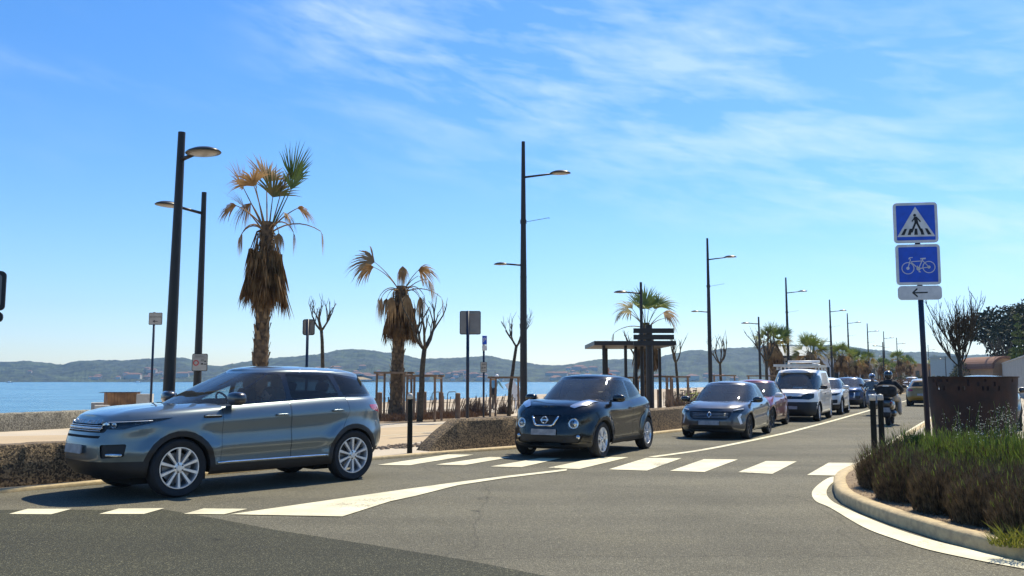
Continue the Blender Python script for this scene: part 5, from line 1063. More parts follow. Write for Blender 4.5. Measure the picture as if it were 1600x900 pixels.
bedc = (P(640, 660)+P(740, 655))*.5
sheet('dry_planting_bed', [(P(*p).x, P(*p).y) for p in ((560, 664), (640, 662.5), (705, 659.5), (770, 655), (800, 650), (760, 645), (700, 645), (620, 647), (560, 650))], .046, m_soil)
for i, (px, py, rx, ry, h) in enumerate(((600, 659, 1.1, .8, .38), (640, 657, 1.1, .8, .36), (675, 655, 1.0, .8, .42), (712, 653, .9, .8, .45), (740, 651, .7, .6, .3))):
    scrub('dry_scrub', 'low dry brown scrub in the bed behind the cycle path', P(px, py), rx, ry, h, 1500, m_scrub, 70+i, .008)
mb = MB()
for i in range(130):
    u = random.random(); p = P(590+u*110+random.uniform(-6, 6), 704-u*9+random.uniform(-3.5, 3.5)*(1-abs(u-.6)))
    mb.blob((p.x, p.y, .04), (random.uniform(.04, .13), random.uniform(.04, .12), random.uniform(.04, .12)), .8, 6, 4, rz=random.random()*3)
tag(mb.build('loose_stones', mat('brown stone', (.13, .09, .06), .9, col2=(.30, .24, .17), nscale=3)), 'loose brown stones at the foot of the sloping wall end', 'stones', None, 'stuff')
# yucca-like dead tufts by the fence
for i, (px, Y, h) in enumerate(((737, 36, 1.0), (750, 37, .8), (790, 38, .7), (1052, 40, 1.0), (1062, 39, .9), (1080, 42, .8))):
    scrub('dry_tuft', 'dry straw-coloured tufts along the beach fence', (XY(px, Y), Y, 0), .35, .3, h, 260, m_twig, 90+i, .012, spread=.35)

# ---------------------------------------------------------------- beach fence, posts, racks
m_slat = mat('chestnut slat', (.34, .26, .17), .9, col2=(.22, .16, .10), nscale=5)
def slat_fence(label, pxs, Ys, h, seed, tilt=.25):
    rr = random.Random(seed); a, b = V((XY(pxs[0], Ys[0]), Ys[0], 0)), V((XY(pxs[1], Ys[1]), Ys[1], 0)); L_ = (b-a).length; n = int(L_/.095); r = thing('slat_fence', label, 'fence', a, atan2((b-a).y, (b-a).x), 'slatted beach fences'); mb = MB(); tl = 0
    for i in range(n):
        x = L_*(i+.5)/n; tl = tl*.85+rr.uniform(-.09, .09)*tilt*2; hh = h*rr.uniform(.85, 1.08)
        mb.tube([(x, rr.uniform(-.02, .02), 0), (x+tl*hh*2, rr.uniform(-.04, .04), hh)], .019, 5)
    mb.build('slats', m_slat, r); mb = MB()
    for z in (h*.3, h*.72): mb.tube([(0, 0, z), (L_, 0, z)], .008, 5)
    mb.build('wire', m_pole, r); return r
slat_fence('leaning slatted fence between the dead palm and the grey-blue car', (555, 668), (36.5, 37.2), .75, 1); slat_fence('slatted fence behind the bare leaning tree and the sign', (668, 745), (37.2, 38.5), .75, 2, .5); slat_fence('slatted fence in front of the walker', (745, 830), (38.5, 40), .8, 3, .6); slat_fence('slatted fence behind the black car and shelter', (830, 1010), (40, 47), .7, 4); slat_fence('slatted fence beside the bicycles', (1035, 1180), (49, 62), .8, 5)
POSTS = None
for i, (px, Y) in enumerate(((641, 34.5), (656, 35.5), (690, 35), (716, 33.2), (664, 37), (595, 35), (1044, 46), (1028, 45), (1012, 45), (985, 45))):
    if POSTS is None:
        POSTS = thing('timber_post', 'x', 'post', (0, 0, 0), 0, 'short timber posts along the beach'); mb = MB(); mb.tube([(0, 0, 0), (0, 0, .98)], [.10, .095], 12); mb.build('post', m_stake, POSTS, angle=40); mb = MB(); mb.lathe([(.095, .98), (.08, 1.0), (.001, 1.01)], 12); mb.build('post_top', m_pale, POSTS, smooth=True); o = POSTS
    else: o = dup(POSTS, (0, 0, 0), 0, 'x', 'short timber posts along the beach')
    o.location = (XY(px, Y), Y, 0); o['label'] = ['short timber post just behind the left bollard', 'short timber post left of the leaning tree trunk', 'short timber post right of the tree guard', 'short timber post left of the square sign post', 'short timber post behind the leaning tree', 'short timber post left of the dead palm trunk', 'short timber post right of the slatted sign post', 'short timber post directly behind the slatted sign', 'short timber post hidden by the palm guard', 'short timber post under the shelter'][i]
for i, (px, Y) in enumerate(((676, 42), (700, 43), (1098, 60), (1106, 62), (905, 52), (926, 54), (884, 50))):
    mb = MB(); w = 14/F*Y; mb.tube([(0, 0, 0), (0, 0, .8), (.06, 0, .9), (w-.06, 0, .92), (w, 0, .82), (w, 0, 0)], .022, 6); o = mb.build('bike_rack', m_pole, smooth=True); o.location = (XY(px, Y), Y, .0); tag(o, ['empty hoop rack behind the bare tree guard', 'hoop rack left of the square sign post', 'hoop rack near the bicycles', 'second hoop rack near the bicycles', 'hoop rack beyond the black car roof', 'hoop rack left of the shelter post', 'hoop rack beyond the black car windscreen'][i], 'bike rack', 'metal hoop racks by the beach')
# info panel leaning white near the walker
mb = MB(); Y = 44; mb.box((XY(803, Y), Y, .95), (.5, .05, .95), mtx=Matrix.Rotation(-.5, 3, 'Y')); mb.tube([(XY(806, Y), Y, 0), (XY(806, Y), Y, .8)], .04, 8); tag(mb.build('info_panel', m_white), 'tilted white information panel right of the walker', 'panel')
# bicycles
m_frame = [mat('bicycle frame %d' % i, c, .4) for i, c in enumerate(((.45, .50, .05), (.03, .03, .035)))]
def bicycle(px, Y, rz, label, i):
    r = thing('bicycle', label, 'bicycle', (XY(px, Y), Y, .035), rz, 'bicycles parked by the beach')
    for x in (-.52, .52):
        mb = MB(); mb.tube([(x+.33*cos(a), 0, .34+.33*sin(a)) for a in np.linspace(0, 2*pi, 25)], .018, 5)
        for k in range(8): mb.tube([(x, 0, .34), (x+.32*cos(k*pi/4), 0, .34+.32*sin(k*pi/4))], .004, 3)
        mb.build('wheel', m_rubber, r, smooth=True)
    mb = MB()
    for a, b in (((-.52, .34), (-.12, .30)), ((-.12, .30), (-.22, .80)), ((-.52, .34), (-.20, .72)), ((-.20, .72), (.36, .76)), ((-.12, .30), (.36, .70)), ((.34, .88), (.52, .34))): mb.tube([(a[0], 0, a[1]), (b[0], 0, b[1])], .02, 6)
    mb.build('frame', m_frame[i], r, smooth=True); mb = MB(); mb.tube([(.34, 0, .88), (.32, 0, 1.0)], .016, 6); mb.tube([(.24, -.26, 1.02), (.32, -.1, 1.0), (.32, .1, 1.0), (.24, .26, 1.02)], .015, 6); mb.build('handlebar', m_black, r, smooth=True)
    mb = MB(); mb.blob((-.24, 0, .87), (.26, .15, .07), .8); mb.build('saddle', m_black, r, smooth=True)
bicycle(1077, 47, .25, 'yellow-green bicycle parked right of the bare tree', 0); bicycle(1091, 49, -.3, 'dark bicycle behind the grey hatchback roof', 1); bicycle(1069, 50, .5, 'dark bicycle nearest the tree guard', 1)

# ---------------------------------------------------------------- shelter, kiosk, buildings
def shelter():
    Y = 34; r = thing('shelter', 'open shelter with a thin flat dark roof on slim posts', 'shelter', (XY(960, Y), Y, 0), 0); z = ZY(537, Y)
    x0, x1 = XY(927, Y)-XY(960, Y), XY(1046, Y+1)-XY(960, Y); mb = MB(); mb.box(((x0+x1)/2, 1.8, z), (x1-x0, 4.4, .16)); mb.build('roof', m_pole, r)
    for px, dy in ((943, .1), (977, .1), (993, 1.5), (1018, .1), (947, 3.4), (993, 3.4), (1030, 3.4)): mb = MB(); x = XY(px, Y+dy)-XY(960, Y); mb.box((x, dy, z/2-.04), (.11, .11, z-.08)); mb.build('post', m_pole, r)
    mb = MB(); mb.box((XY(985, Y)-XY(960, Y), 2.2, .45), (1.6, .4, .06)); mb.box((XY(985, Y)-XY(960, Y)-.6, 2.2, .2), (.08, .35, .45)); mb.box((XY(985, Y)-XY(960, Y)+.6, 2.2, .2), (.08, .35, .45)); mb.build('bench', m_pale, r)
shelter()
m_bluegrey = mat('blue-grey roof sheet', (.22, .30, .34), .6); m_poster = mat('blue poster', (.05, .30, .42), .5, col2=(.03, .18, .32), nscale=2, thr=(.45, .55)); m_bwall = mat('white rendered wall', (.52, .54, .56), .9, vary=(.4, .06)); m_terra = mat('terracotta render', (.42, .26, .15), .9, col2=(.36, .22, .13), nscale=2, vary=(.3, .08)); m_dkglass = mat('dark window glass', (.02, .025, .03), .1)
def kiosk():
    Y = 76; r = thing('kiosk', 'beach kiosk with blue-grey sloping roof and a blue poster, behind the van', 'kiosk', (XY(1240, Y), Y, 0), 0); w = 66/F*Y; d = 3.5; z0, z1 = ZY(556, Y), ZY(541, Y)
    mb = MB(); vs = [(-w/2, -.2, z0), (w/2, -.2, z0), (w/2, d, z0), (-w/2, d, z0), (-w*.44, .9, z1), (w*.42, .9, z1), (w*.42, d-.8, z1), (-w*.44, d-.8, z1)]; mb.add(vs, [(0, 1, 5, 4), (1, 2, 6, 5), (2, 3, 7, 6), (3, 0, 4, 7), (4, 5, 6, 7), (0, 3, 2, 1)]); mb.build('roof', m_bluegrey, r)
    mb = MB(); mb.box((0, -.22, z0-.10), (w, .12, .2)); mb.build('fascia', m_black, r)
    mb = MB(); mb.box((0, 1.9, z0/2), (w*.9, 2.4, z0-.05)); mb.build('wall', m_bwall, r)
    for x in np.linspace(-w*.47, w*.47, 6): mb = MB(); mb.box((x, -.1, z0/2), (.16, .16, z0)); mb.build('column', m_black, r)
    mb = MB(); mb.box((w*.02, .66, z0*.62), (w*.34, .05, z0*.42)); o = mb.build('poster', m_poster, r); mb = MB(); mb.box((w*.02, .63, z0*.86), (w*.36, .08, .1)); mb.build('poster_frame', m_black, o)
    for x in (-w*.36, -w*.22, w*.33): mb = MB(); mb.box((x, .67, 1.2), (.9, .06, 2.2)); mb.build('door', m_dkglass, r)
kiosk()
def building(name, label, px0, px1, Y, pytop, dep, mw, nwin=3, cat='building', roof=None, flat_=True, winrow=1):
    x0, x1 = XY(px0, Y), XY(px1, Y); r = thing(name, label, cat, ((x0+x1)/2, Y, 0), 0); w = x1-x0; h = ZY(pytop, Y); mb = MB(); mb.box((0, dep/2, h/2), (w, dep, h)); mb.build('wall', mw, r)
    mb = MB(); mb.box((0, dep/2, h+.12), (w+.5, dep+.5, .24)); mb.build('roof', roof or mw, r)
    for i in range(nwin):
        x = -w/2+w*(i+.5)/nwin; mb = MB(); mb.box((x, -.02, h*.5), (w/nwin*.45, .1, h*.45)); o = mb.build('window', m_dkglass, r); mb = MB(); mb.box((x, -.06, h*.5-h*.25), (w/nwin*.52, .2, .12)); mb.build('window_sill', m_bwall, o)
    return r
building('white_building', 'low white building behind the palms, above the white compact car', 1284, 1352, 120, 560, 9, m_bwall, 5); building('white_building', 'white building partly hidden behind the potted tree', 1486, 1504, 150, 558, 8, m_bluegrey, 2, roof=m_bluegrey)
building('terracotta_building', 'long low terracotta building far along the road, between blue post and potted tree', 1424, 1502, 190, 570, 10, m_terra, 6); building('beige_building', 'low beige building above the motorcyclists', 1355, 1422, 175, 566, 9, mat('beige render', (.42, .35, .25), .9), 5)
building('beige_building', 'small beige building far behind the palms over the van', 1262, 1290, 110, 572, 6, m_bwall, 2)
def barrel():
    Y = 98; x = XY(1568, Y); r = thing('round_roofed_building', 'small terracotta building with a curved roof at the end of the pale fence', 'building', (x, Y, 0), 0); w = 40/F*Y; h = ZY(576, Y); t = ZY(560, Y)
    pts = [(-w/2, 0), (w/2, 0), (w/2, h)]+[(w/2*cos(a), h+(t-h)*sin(a)) for a in np.linspace(0, pi, 14)[1:]]; m = Matrix.Rotation(pi/2, 4, 'X'); mb = MB(); mb.prism(pts, -7, 0, m); mb.build('wall', m_terra, r)
    m = Matrix.Rotation(pi/2, 4, 'X'); ro = [((w/2+.3)*cos(a), h+(t-h+.25)*sin(a)) for a in np.linspace(0, pi, 16)]; ri = [((w/2+.02)*cos(a), h+(t-h+.02)*sin(a)) for a in np.linspace(pi, 0, 16)]; mb = MB(); mb.prism(ro+ri, -7.2, .3, m); mb.build('roof', m_tile, r)
barrel()
# pale ribbed fence along the right pavement
m_rib = mat('pale ribbed metal fence', (.46, .44, .40), .7, col2=(.38, .37, .34), nscale=1.5)
def ribfence():
    a = V((XY(1558, 107), 107, .1)); q = V((XY(1600, 67), 67, .1)); b = q-(a-q).normalized()*24; r = thing('ribbed_fence', 'tall pale vertically ribbed fence along the right pavement', 'fence', b, atan2((a-b).y, (a-b).x)); L_ = (a-b).length; mb = MB(); n = int(L_/.5); h = 3.12
    for i in range(n):
        x = L_*i/n; mb.add([(x, 0, 0), (x+L_/n*.5, 0, 0), (x+L_/n*.6, .12, 0), (x+L_/n*.95, .12, 0), (x+L_/n, 0, 0), (x, 0, h), (x+L_/n*.5, 0, h), (x+L_/n*.6, .12, h), (x+L_/n*.95, .12, h), (x+L_/n, 0, h)], [(j, j+1, j+6, j+5) for j in range(4)])
    mb.build('ribbed_panel', m_rib, r); mb = MB(); mb.box((L_/2, .06, h+.04), (L_, .25, .08)); mb.build('top_rail', m_rib, r)
    for i in range(0, 22): mb = MB(); mb.box((L_*i/22, -.06, h/2), (.12, .1, h)); mb.build('post', m_rib, r)
ribfence()

# ---------------------------------------------------------------- leafy trees, hedge
m_leaf = mat('pine foliage', (.007, .012, .004), .8, col2=(.025, .036, .010), nscale=1.2, trans=.15); m_leaf2 = mat('light foliage', (.09, .12, .02), .7, col2=(.05, .08, .015), nscale=1.5, trans=.3); m_hedge = mat('hedge foliage', (.03, .045, .02), .8, col2=(.055, .065, .03), nscale=2, trans=.2)
def leafmass(lobes, n, size, seed, shell=.55):
    rr = np.random.RandomState(seed); vs = []; fs = []; tot = sum(a*b*c for _, (a, b, c) in lobes)
    for c, (a, b, h) in lobes:
        for i in range(int(n*a*b*h/tot)):
            d = rr.normal(size=3); d /= np.linalg.norm(d); q = shell+(1-shell)*rr.rand()**.6; q *= 1+.10*math.sin(d[0]*7+c[0]*3)*math.cos(d[2]*6+c[1]); p = V((c[0]+d[0]*a*q, c[1]+d[1]*b*q, c[2]+d[2]*h*q))
            u = V(rr.normal(size=3)).normalized(); w = V(rr.normal(size=3)).cross(u).normalized(); s = size*rr.uniform(.5, 1.3); k = len(vs); vs += [p-u*s, p+w*s*.45, p+u*s, p-w*s*.45]; fs.append((k, k+1, k+2, k+3))
    mb = MB(); mb.add(vs, fs); mb.keep = True; return mb
def crown_tree(name, label, px, Y, lobes, n, size, H, tr, seed, m, cat='tree', lean=0):
    t = thing(name, label, cat, (XY(px, Y), Y, 0), 0); mb = MB(); rr = random.Random(seed); tp = limb(mb, (0, 0, 0), (lean, 0, 1), H, tr, rr, .08, 6, .6, .05)
    for c, s in lobes[:6]: mb.tube([tp[-2][0], (tp[-1][0]+V(c))*.5+V((0, 0, -.3)), V(c)], [tr*.5, tr*.32, tr*.15], 6)
    mb.build('trunk', m_bark, t, smooth=True); leafmass(lobes, n, size, seed).build('crown', m, t); return t
crown_tree('umbrella_pine', 'dark umbrella pine above the curved roof and pale fence', 1577, 112, [((-3.5, 0, 8.0), (3.4, 3, 1.9)), ((0, 0, 8.8), (4.2, 3.6, 2.2)), ((4, 1, 8.6), (4, 3.6, 2.6)), ((-1, -1, 7.2), (4.6, 3, 1.6)), ((6, 0, 7), (4, 3, 2.6)), ((2, 0, 5.6), (3, 2.6, 1.5))], 9000, .26, 6, .3, 5, m_leaf)
crown_tree('dark_pine', 'dark pine wood edge at the right border behind the fence', 1642, 105, [((0, 0, 8.5), (5, 4, 3.2)), ((-3, 0, 6), (4.5, 4, 3)), ((4, 0, 6), (5, 4, 4))], 9000, .28, 5, .3, 6, m_leaf)
crown_tree('conifer_sapling', 'tall pale green young conifer standing in front of the dark pine', 1591, 92, [((0, 0, 2+k*.85), (1.15-.13*k+(.25 if k % 2 else 0), 1.0-.1*k, .35)) for k in range(1, 8)], 1500, .14, 8.2, .09, 9, m_leaf2)
crown_tree('leafy_bush', 'bright green bushes behind the top of the pale fence', 1592, 100, [((0, 0, 3.4), (2.6, 2, 1.3)), ((2.5, 0, 4.0), (2, 2, 1.3))], 2200, .18, 2, .12, 10, m_leaf2, 'bush')
bare_tree('bare_tree', 'bare tree with spreading limbs under the umbrella pine', 1556, 100, 6.0, .2, 2.6, 77, fine=1.6, limbs=6)
crown_tree('hedge', 'dark scrubby hedge between the potted tree and the curved roof', 1527, 104, [((-1.6, 0, 1.9), (1.8, 1.5, 1.7)), ((.8, 0, 2.1), (1.8, 1.5, 1.6)), ((2.2, 0, 1.5), (1.2, 1.5, 1.5)), ((-.5, 0, 1), (2.5, 1.5, 1.2))], 4200, .15, 1, .1, 12, m_hedge, 'hedge')
crown_tree('hedge', 'low green hedge left of the potted tree, behind the gold car', 1446, 120, [((x, 0, 1.0), (1.5, 1, 1.1)) for x in (-3, -1, 1.5, 4)], 2600, .15, .6, .1, 13, m_hedge, 'hedge')
crown_tree('hedge', 'scrubby hedge along the promenade beyond the motorcyclists', 1392, 105, [((x, 0, .8), (1.5, 1, .9)) for x in (-3, -1, 1.5, 4)], 2200, .14, .6, .1, 14, m_scrub, 'hedge')

# ---------------------------------------------------------------- corten planter with its tree
m_corten = mat('rusted steel', (.050, .023, .013), .85, col2=(.024, .015, .011), nscale=4, bump=.15, vary=(1.5, .2))
Yp = 17.2; xp = XY(1514, Yp)
def planter():
    r = thing('steel_planter', 'large round rusted steel planter holding the bare tree', 'planter', (xp, Yp, .12), 0); n = 48; H = ZY(590, Yp)-.12; R1 = 63.5/F*Yp; R0 = R1*.88; ho = random.Random(3)
    def pt(a, z, rad=0): q = R0+(R1-R0)*(z/H)-rad; return V((q*cos(a), q*sin(a), z))
    mb = MB(); zs_ = [0, .3, .6, .9, H-.32, H-.24, H-.16, H-.08, H-.03, H]; na = 120; holes = {(j, i) for j in (5, 6, 7) for i in range(na) if ho.random() < .10} | {(8, i) for i in range(na) if ho.random() < .0}
    for rad, fl in ((0, 1), (.012, 0)):
        vs = [pt(2*pi*i/na, z, rad) for z in zs_ for i in range(na)]; mb.add(vs, [(j*na+i, j*na+(i+1) % na, (j+1)*na+(i+1) % na, (j+1)*na+i) for j in range(len(zs_)-1) for i in range(na) if (j, i) not in holes])
    mb.keep = True; mb.build('shell', m_corten, r)
    mb = MB(); mb.lathe([(R1+.02, H-.0), (R1+.02, H+.02), (R1-.03, H+.02), (R1-.03, H)], na); mb.build('rim', m_corten, r, angle=30)
    mb = MB(); mb.lathe([(R1-.08, H-.45), (.001, H-.40)], 40); mb.build('soil', m_soil, r)
    rr = random.Random(2); t = thing('potted_bare_tree', 'small bare many-twigged tree growing from the rusted planter', 'tree', (xp-14/F*Yp, Yp, .12+H-.42)); mb = MB(); tp = limb(mb, (0, 0, 0), (-.05, 0, 1), .92, .042, rr, .06, 6, .8, .02)
    top, d = tp[-1]; mb.build('trunk', m_bark, t, smooth=True); mb = MB()
    m2 = MB()
    for i in range(12):
        a = 2*pi*i/12+rr.uniform(-.3, .3); lo = rr.uniform(.25, 1.1); br = limb(mb, tp[3+i % 3][0], V((cos(a)*lo, sin(a)*lo, .8)), rr.uniform(.50, .80), .015, rr, .12, 6, .55, .16)
        for j in range(12):
            q, qd = br[rr.randint(1, 5)]; b2 = limb(mb, q, qd+V((rr.uniform(-.5, .5), rr.uniform(-.5, .5), .6)), rr.uniform(.25, .55), .008, rr, .12, 4, .5, .12)
            for k in range(3): q2, d2 = b2[rr.randint(0, 3)]; limb(mb, q2, d2+V((rr.uniform(-.8, .8), rr.uniform(-.8, .8), .4)), rr.uniform(.1, .26), .005, rr, .15, 2, .5, .05)
    mb.build('branches', m_bark, t)
planter()

# ---------------------------------------------------------------- shrubs in the right-hand bed
m_stem = mat('dry shrub stems', (.036, .024, .012), .95, col2=(.22, .15, .075), nscale=18, trans=.1); m_herb = mat('green shoots', (.075, .12, .015), .75, col2=(.19, .25, .04), nscale=9, trans=.35); m_petal = mat('pale petals', (.46, .46, .36), .8, trans=.3)
def shrub(i, label, px, py, rx, ry, h, nd, ng, flowers=0, green_h=.75, rz=0):
    rr = np.random.RandomState(100+i); c = P(px, py, .12); t = thing('shrub', label, 'shrub', c, rz, 'dry shrubs in the kerbed bed')
    def blades(n, z0f, w, mat_, nm, lo, hi, sp, kink=.5):
        vs = []; fs = []
        for _ in range(n):
            a = rr.rand()*2*pi; q = sqrt(rr.rand()); x, y = rx*q*cos(a), ry*q*sin(a); dome = sqrt(max(0, 1-q**3))*.95+.05; lump = .5+.5*math.sin(x*9+i*2.1)*math.cos(y*8+i)+.25*math.sin(x*23+y*17+i); Ht = h*dome*(.72+.33*lump)*rr.uniform(.75, 1.08)*(1.22 if rr.rand() < .03 else 1)
            dx, dy = rr.uniform(-sp, sp)+x/rx*.16, rr.uniform(-sp, sp)+y/ry*.16; z0 = Ht*rr.uniform(*z0f); L_ = rr.uniform(lo, hi); L_ = min(L_, max(.04, Ht-z0+.02))
            b = V((x+dx*z0*.7, y+dy*z0*.7, z0)); d = V((dx, dy, 1)); s = V((rr.normal(), rr.normal(), 0)).normalized()*w; k = len(vs); m_ = b+d*L_*.55+V((rr.uniform(-.05, .05), rr.uniform(-.05, .05), 0))*L_*kink*4; e = m_+V((dx+rr.uniform(-.45, .45), dy+rr.uniform(-.45, .45), .9))*L_*.5
            vs += [b-s, b+s, m_+s*.8, m_-s*.8, e]; fs += [(k, k+1, k+2, k+3), (k+3, k+2, k+4)]
        mb = MB(); mb.add(vs, fs); mb.keep = True; o = mb.build(nm, mat_, t); o['kind'] = 'stuff'; return o
    blades(int(nd*1.3), (0, .75), .0028, m_stem, 'dry_stems', .10, .34, .28); 
    if ng: blades(ng, (green_h, .95), .0035, m_herb, 'green_shoots', .06, .19, .25)
    if flowers:
        mb = MB(); m2 = MB()
        for _ in range(flowers):
            x, y = rr.uniform(-rx, rx)*.85, rr.uniform(-ry, ry)*.85; L_ = rr.uniform(.18, .55); b = V((x, y, h*.82)); dx = rr.uniform(-.25, .25); pts = [b, b+V((dx*.4, 0, .6))*L_, b+V((dx, 0, 1))*L_]; mb.tube(pts, [.004, .003, .002], 4)
            for k in range(rr.randint(7, 14)):
                q = b+V((dx, 0, 1))*L_*rr.uniform(.3, 1.02)+V((rr.uniform(-.03, .03), rr.uniform(-.03, .03), 0)); u = V(rr.normal(size=3)).normalized()*.010; w = u.orthogonal().normalized()*.006; m2.add([q-u, q+w, q+u, q-w], [(0, 1, 2, 3)])
        o = mb.build('flower_stalks', m_herb, t); o['kind'] = 'stuff'; m2.build('petals', m_petal, o)['kind'] = 'stuff'
    return t
shrub(0, 'dry brown shrub at the left tip of the bed, next to the bollards', 1387, 764, .32, .40, .68, 5200, 250, green_h=.85)
shrub(1, 'dry shrub with a green top just behind the left tip of the bed', 1428, 748, .44, .5, .66, 6200, 3000, green_h=.78)
shrub(2, 'brown shrub with green crest in front of the blue post', 1436, 782, .46, .42, .62, 7200, 500, green_h=.85)
shrub(3, 'large shrub with grassy green top in the middle of the bed, below the planter', 1505, 768, .62, .5, .70, 8200, 6500, green_h=.76)
shrub(4, 'dark dry shrub at the front of the bed, centre', 1500, 801, .46, .32, .60, 7500, 200, green_h=.85)
shrub(5, 'flowering shrub with pale stalks below the rusted planter', 1566, 778, .60, .5, .72, 7600, 5200, flowers=26, green_h=.72)
shrub(6, 'dark dry shrub at the front of the bed, near the right edge', 1568, 818, .48, .32, .60, 8000, 200, green_h=.86)
shrub(7, 'shrub with white flower stalks at the right edge of the view', 1632, 788, .62, .5, .76, 7600, 4800, flowers=36, green_h=.7)
shrub(8, 'dry shrub cut by the right edge of the view', 1640, 836, .5, .32, .58, 6500, 200)
shrub(9, 'back shrub with fresh green top behind the blue post', 1470, 752, .62, .5, .66, 5200, 5200, green_h=.68)
shrub(10, 'back shrub with green top directly below the rusted planter', 1548, 752, .62, .5, .68, 5200, 5200, flowers=16, green_h=.68)
scrub('yellow_weeds', 'small yellow-green weeds at the kerb, lower right corner', P(1592, 852, .12), .24, .15, .20, 300, mat('yellow-green weeds', (.22, .22, .03), .8, trans=.3), 7, .005, spread=1.1)
# litter of dry leaves on the soil
vs = []; fs = []; rr = np.random.RandomState(4); mbl = MB()
for _ in range(5200):
    px = rr.uniform(1330, 1640); py = rr.uniform(735, 872); c = P(px, py, .127)
    if not inside((c.x, c.y), [(p.x, p.y) for p in inn[6:]]+[(9.5, 5), (11.5, 15.), (7., 16.2)]): continue
    u = V((rr.normal(), rr.normal(), rr.uniform(-.2, .3))).normalized()*rr.uniform(.006, .03); w = V((-u.y, u.x, 0))*rr.uniform(.15, .5); mbl.add([c-u, c+w, c+u+V((0, 0, rr.uniform(0, .02))), c-w], [(0, 1, 2, 3)])
mbl.keep = True; tag(mbl.build('leaf_litter', mat('leaf litter', (.33, .24, .14), .95, col2=(.13, .08, .05), nscale=25)), 'dry leaf litter scattered over the planted soil', 'leaf litter', None, 'stuff')
# ---------------------------------------------------------------- vehicles
def place(front_px, Y, wb, s_, theta, half):      # ground contact of the near front wheel at (front_px, Y); heading towards the camera
    f = V((-sin(R(theta)), -cos(R(theta)), 0)); l = V((-f.y, f.x, 0)); X = XY(front_px, Y)
    return V((X, Y, 0))-f*wb/2-l*half, atan2(f.y, f.x)
hwS = SUV['w'][3][1]-.145
p_blue = paint('grey-blue metallic paint', (.135, .168, .182), .65, .30)
loc, rz = place(282, 11.58, 2.66*1.02, 1, 43.8, hwS)
suv, sp_, bv, gv = car('grey_blue_suv', 'grey-blue metallic five-door SUV, the nearest car, turning in the left foreground', 'car', SUV, loc, rz, p_blue, sc=(1.02, 1.02, 1.045), opts=dict(mirrorm=paint('dark mirror cap', (.03, .03, .035))))
def on_front(bvh, y, z, ang=0, m=1):
    d, A = axes(ang, m); o = A*y+V((0, 0, z))+d*5
    h = bvh.ray_cast(o, -d); return (h[0], h[1]) if h[0] else (None, None)
def place_text(root, bvh, s, y0, y1, z, size, m, top=False):
    for i, ch in enumerate(s):
        if ch == ' ': continue
        y = y0+(y1-y0)*i/(len(s)-1); p, n = on_front(bvh, y, z)
        if p is None: continue
        text_obj('letter', ch, size, m, root, face_mtx(p+n*.003, n), .006)
place_text(suv, bv, 'RANGE ROVER', -.42, .42, .965, .075, m_chrome)
def strip_on(root, bvh, name, pts, w, m, ang=0, mm=1, off=.006, th=.01):   # trim bar following the bodywork
    ps = []
    for y, z in pts:
        p, n = on_front(bvh, y, z, ang, mm)
        if p is not None: ps.append(p+n*off)
    if len(ps) > 1: mb = MB(); mb.tube(ps, w, 6); return mb.build(name, m, root, smooth=True)
for z in (.86, .88, .90, .92): strip_on(suv, bv, 'grille_bar', [(y, z) for y in np.linspace(-.50, .50, 15)], .006, m_refl, off=.0)
strip_on(suv, bv, 'grille_bar', [(y, .89) for y in np.linspace(-.52, .52, 15)], .010, m_refl, off=.004)
for m in (1, -1):
    for a, zz, r_ in ((-1.16, .92, .042), (-1.05, .93, .030)):
        p, n = on_front(bv, a, zz, 45, m)
        if p is not None: d, A = axes(45, m); mb = MB(); mb.lathe([(r_*1.25, .018), (r_*1.25, .0), (r_, .006), (r_*.55, .0), (.001, .014)], 20, face_mtx(p-d*.046, d)); mb.build('projector_lamp', m_refl, suv, smooth=True)
    strip_on(suv, bv, 'running_light', [(a, .965+.022*(a+1.1)/.6) for a in np.linspace(-1.12, -.60, 10)], .006, m_drl, 45, m, off=.0)
    q = []
    for x in np.linspace(.86, -.86, 12):
        h = bv.ray_cast(V((x, m*3, .41)), V((0, -m, 0)))
        if h[0]: q.append(h[0]+V((0, m*.008, 0)))
    if q: mb = MB(); mb.tube(q, .016, 6); mb.build('sill_trim', m_chrome, suv, smooth=True)
    h = bv.ray_cast(V((.93, m*3, 1.02)), V((0, -m, 0)))
    if h[0]: mb = MB(); mb.blob(h[0]+V((0, m*.004, 0)), (.26, .02, .05), .4); v = mb.build('side_vent', m_trim, suv); mb = MB(); mb.blob(h[0]+V((0, m*.013, .008)), (.24, .012, .014), .5); mb.build('side_vent_bar', m_chrome, v)
    p, n = on_front(bv, -.82, .565, 40, m)
    if p is not None: mb = MB(); mb.blob(p+n*.004, (.05, .22, .045), .6, rz=R(40*m)); mb.build('fog_lamp', m_refl, suv, smooth=True)
mb = MB(); mb.prism([(-.55, .0), (.55, .0), (.50, .16), (-.50, .16)], 0, .035, Matrix.Translation((-1.96, 0, 1.50))@Matrix.Rotation(-.16, 4, 'Y')@Matrix.Rotation(-pi/2, 4, 'Z')@Matrix.Rotation(.10, 4, 'X')@Matrix.Translation((0, 0, 0))); mb.build('rear_spoiler', p_blue, suv, smooth=False)
mb = MB(); mb.tube([(-1.45, 0, 1.64), (-1.60, 0, 1.71)], .006, 5); mb.build('aerial', m_black, suv)

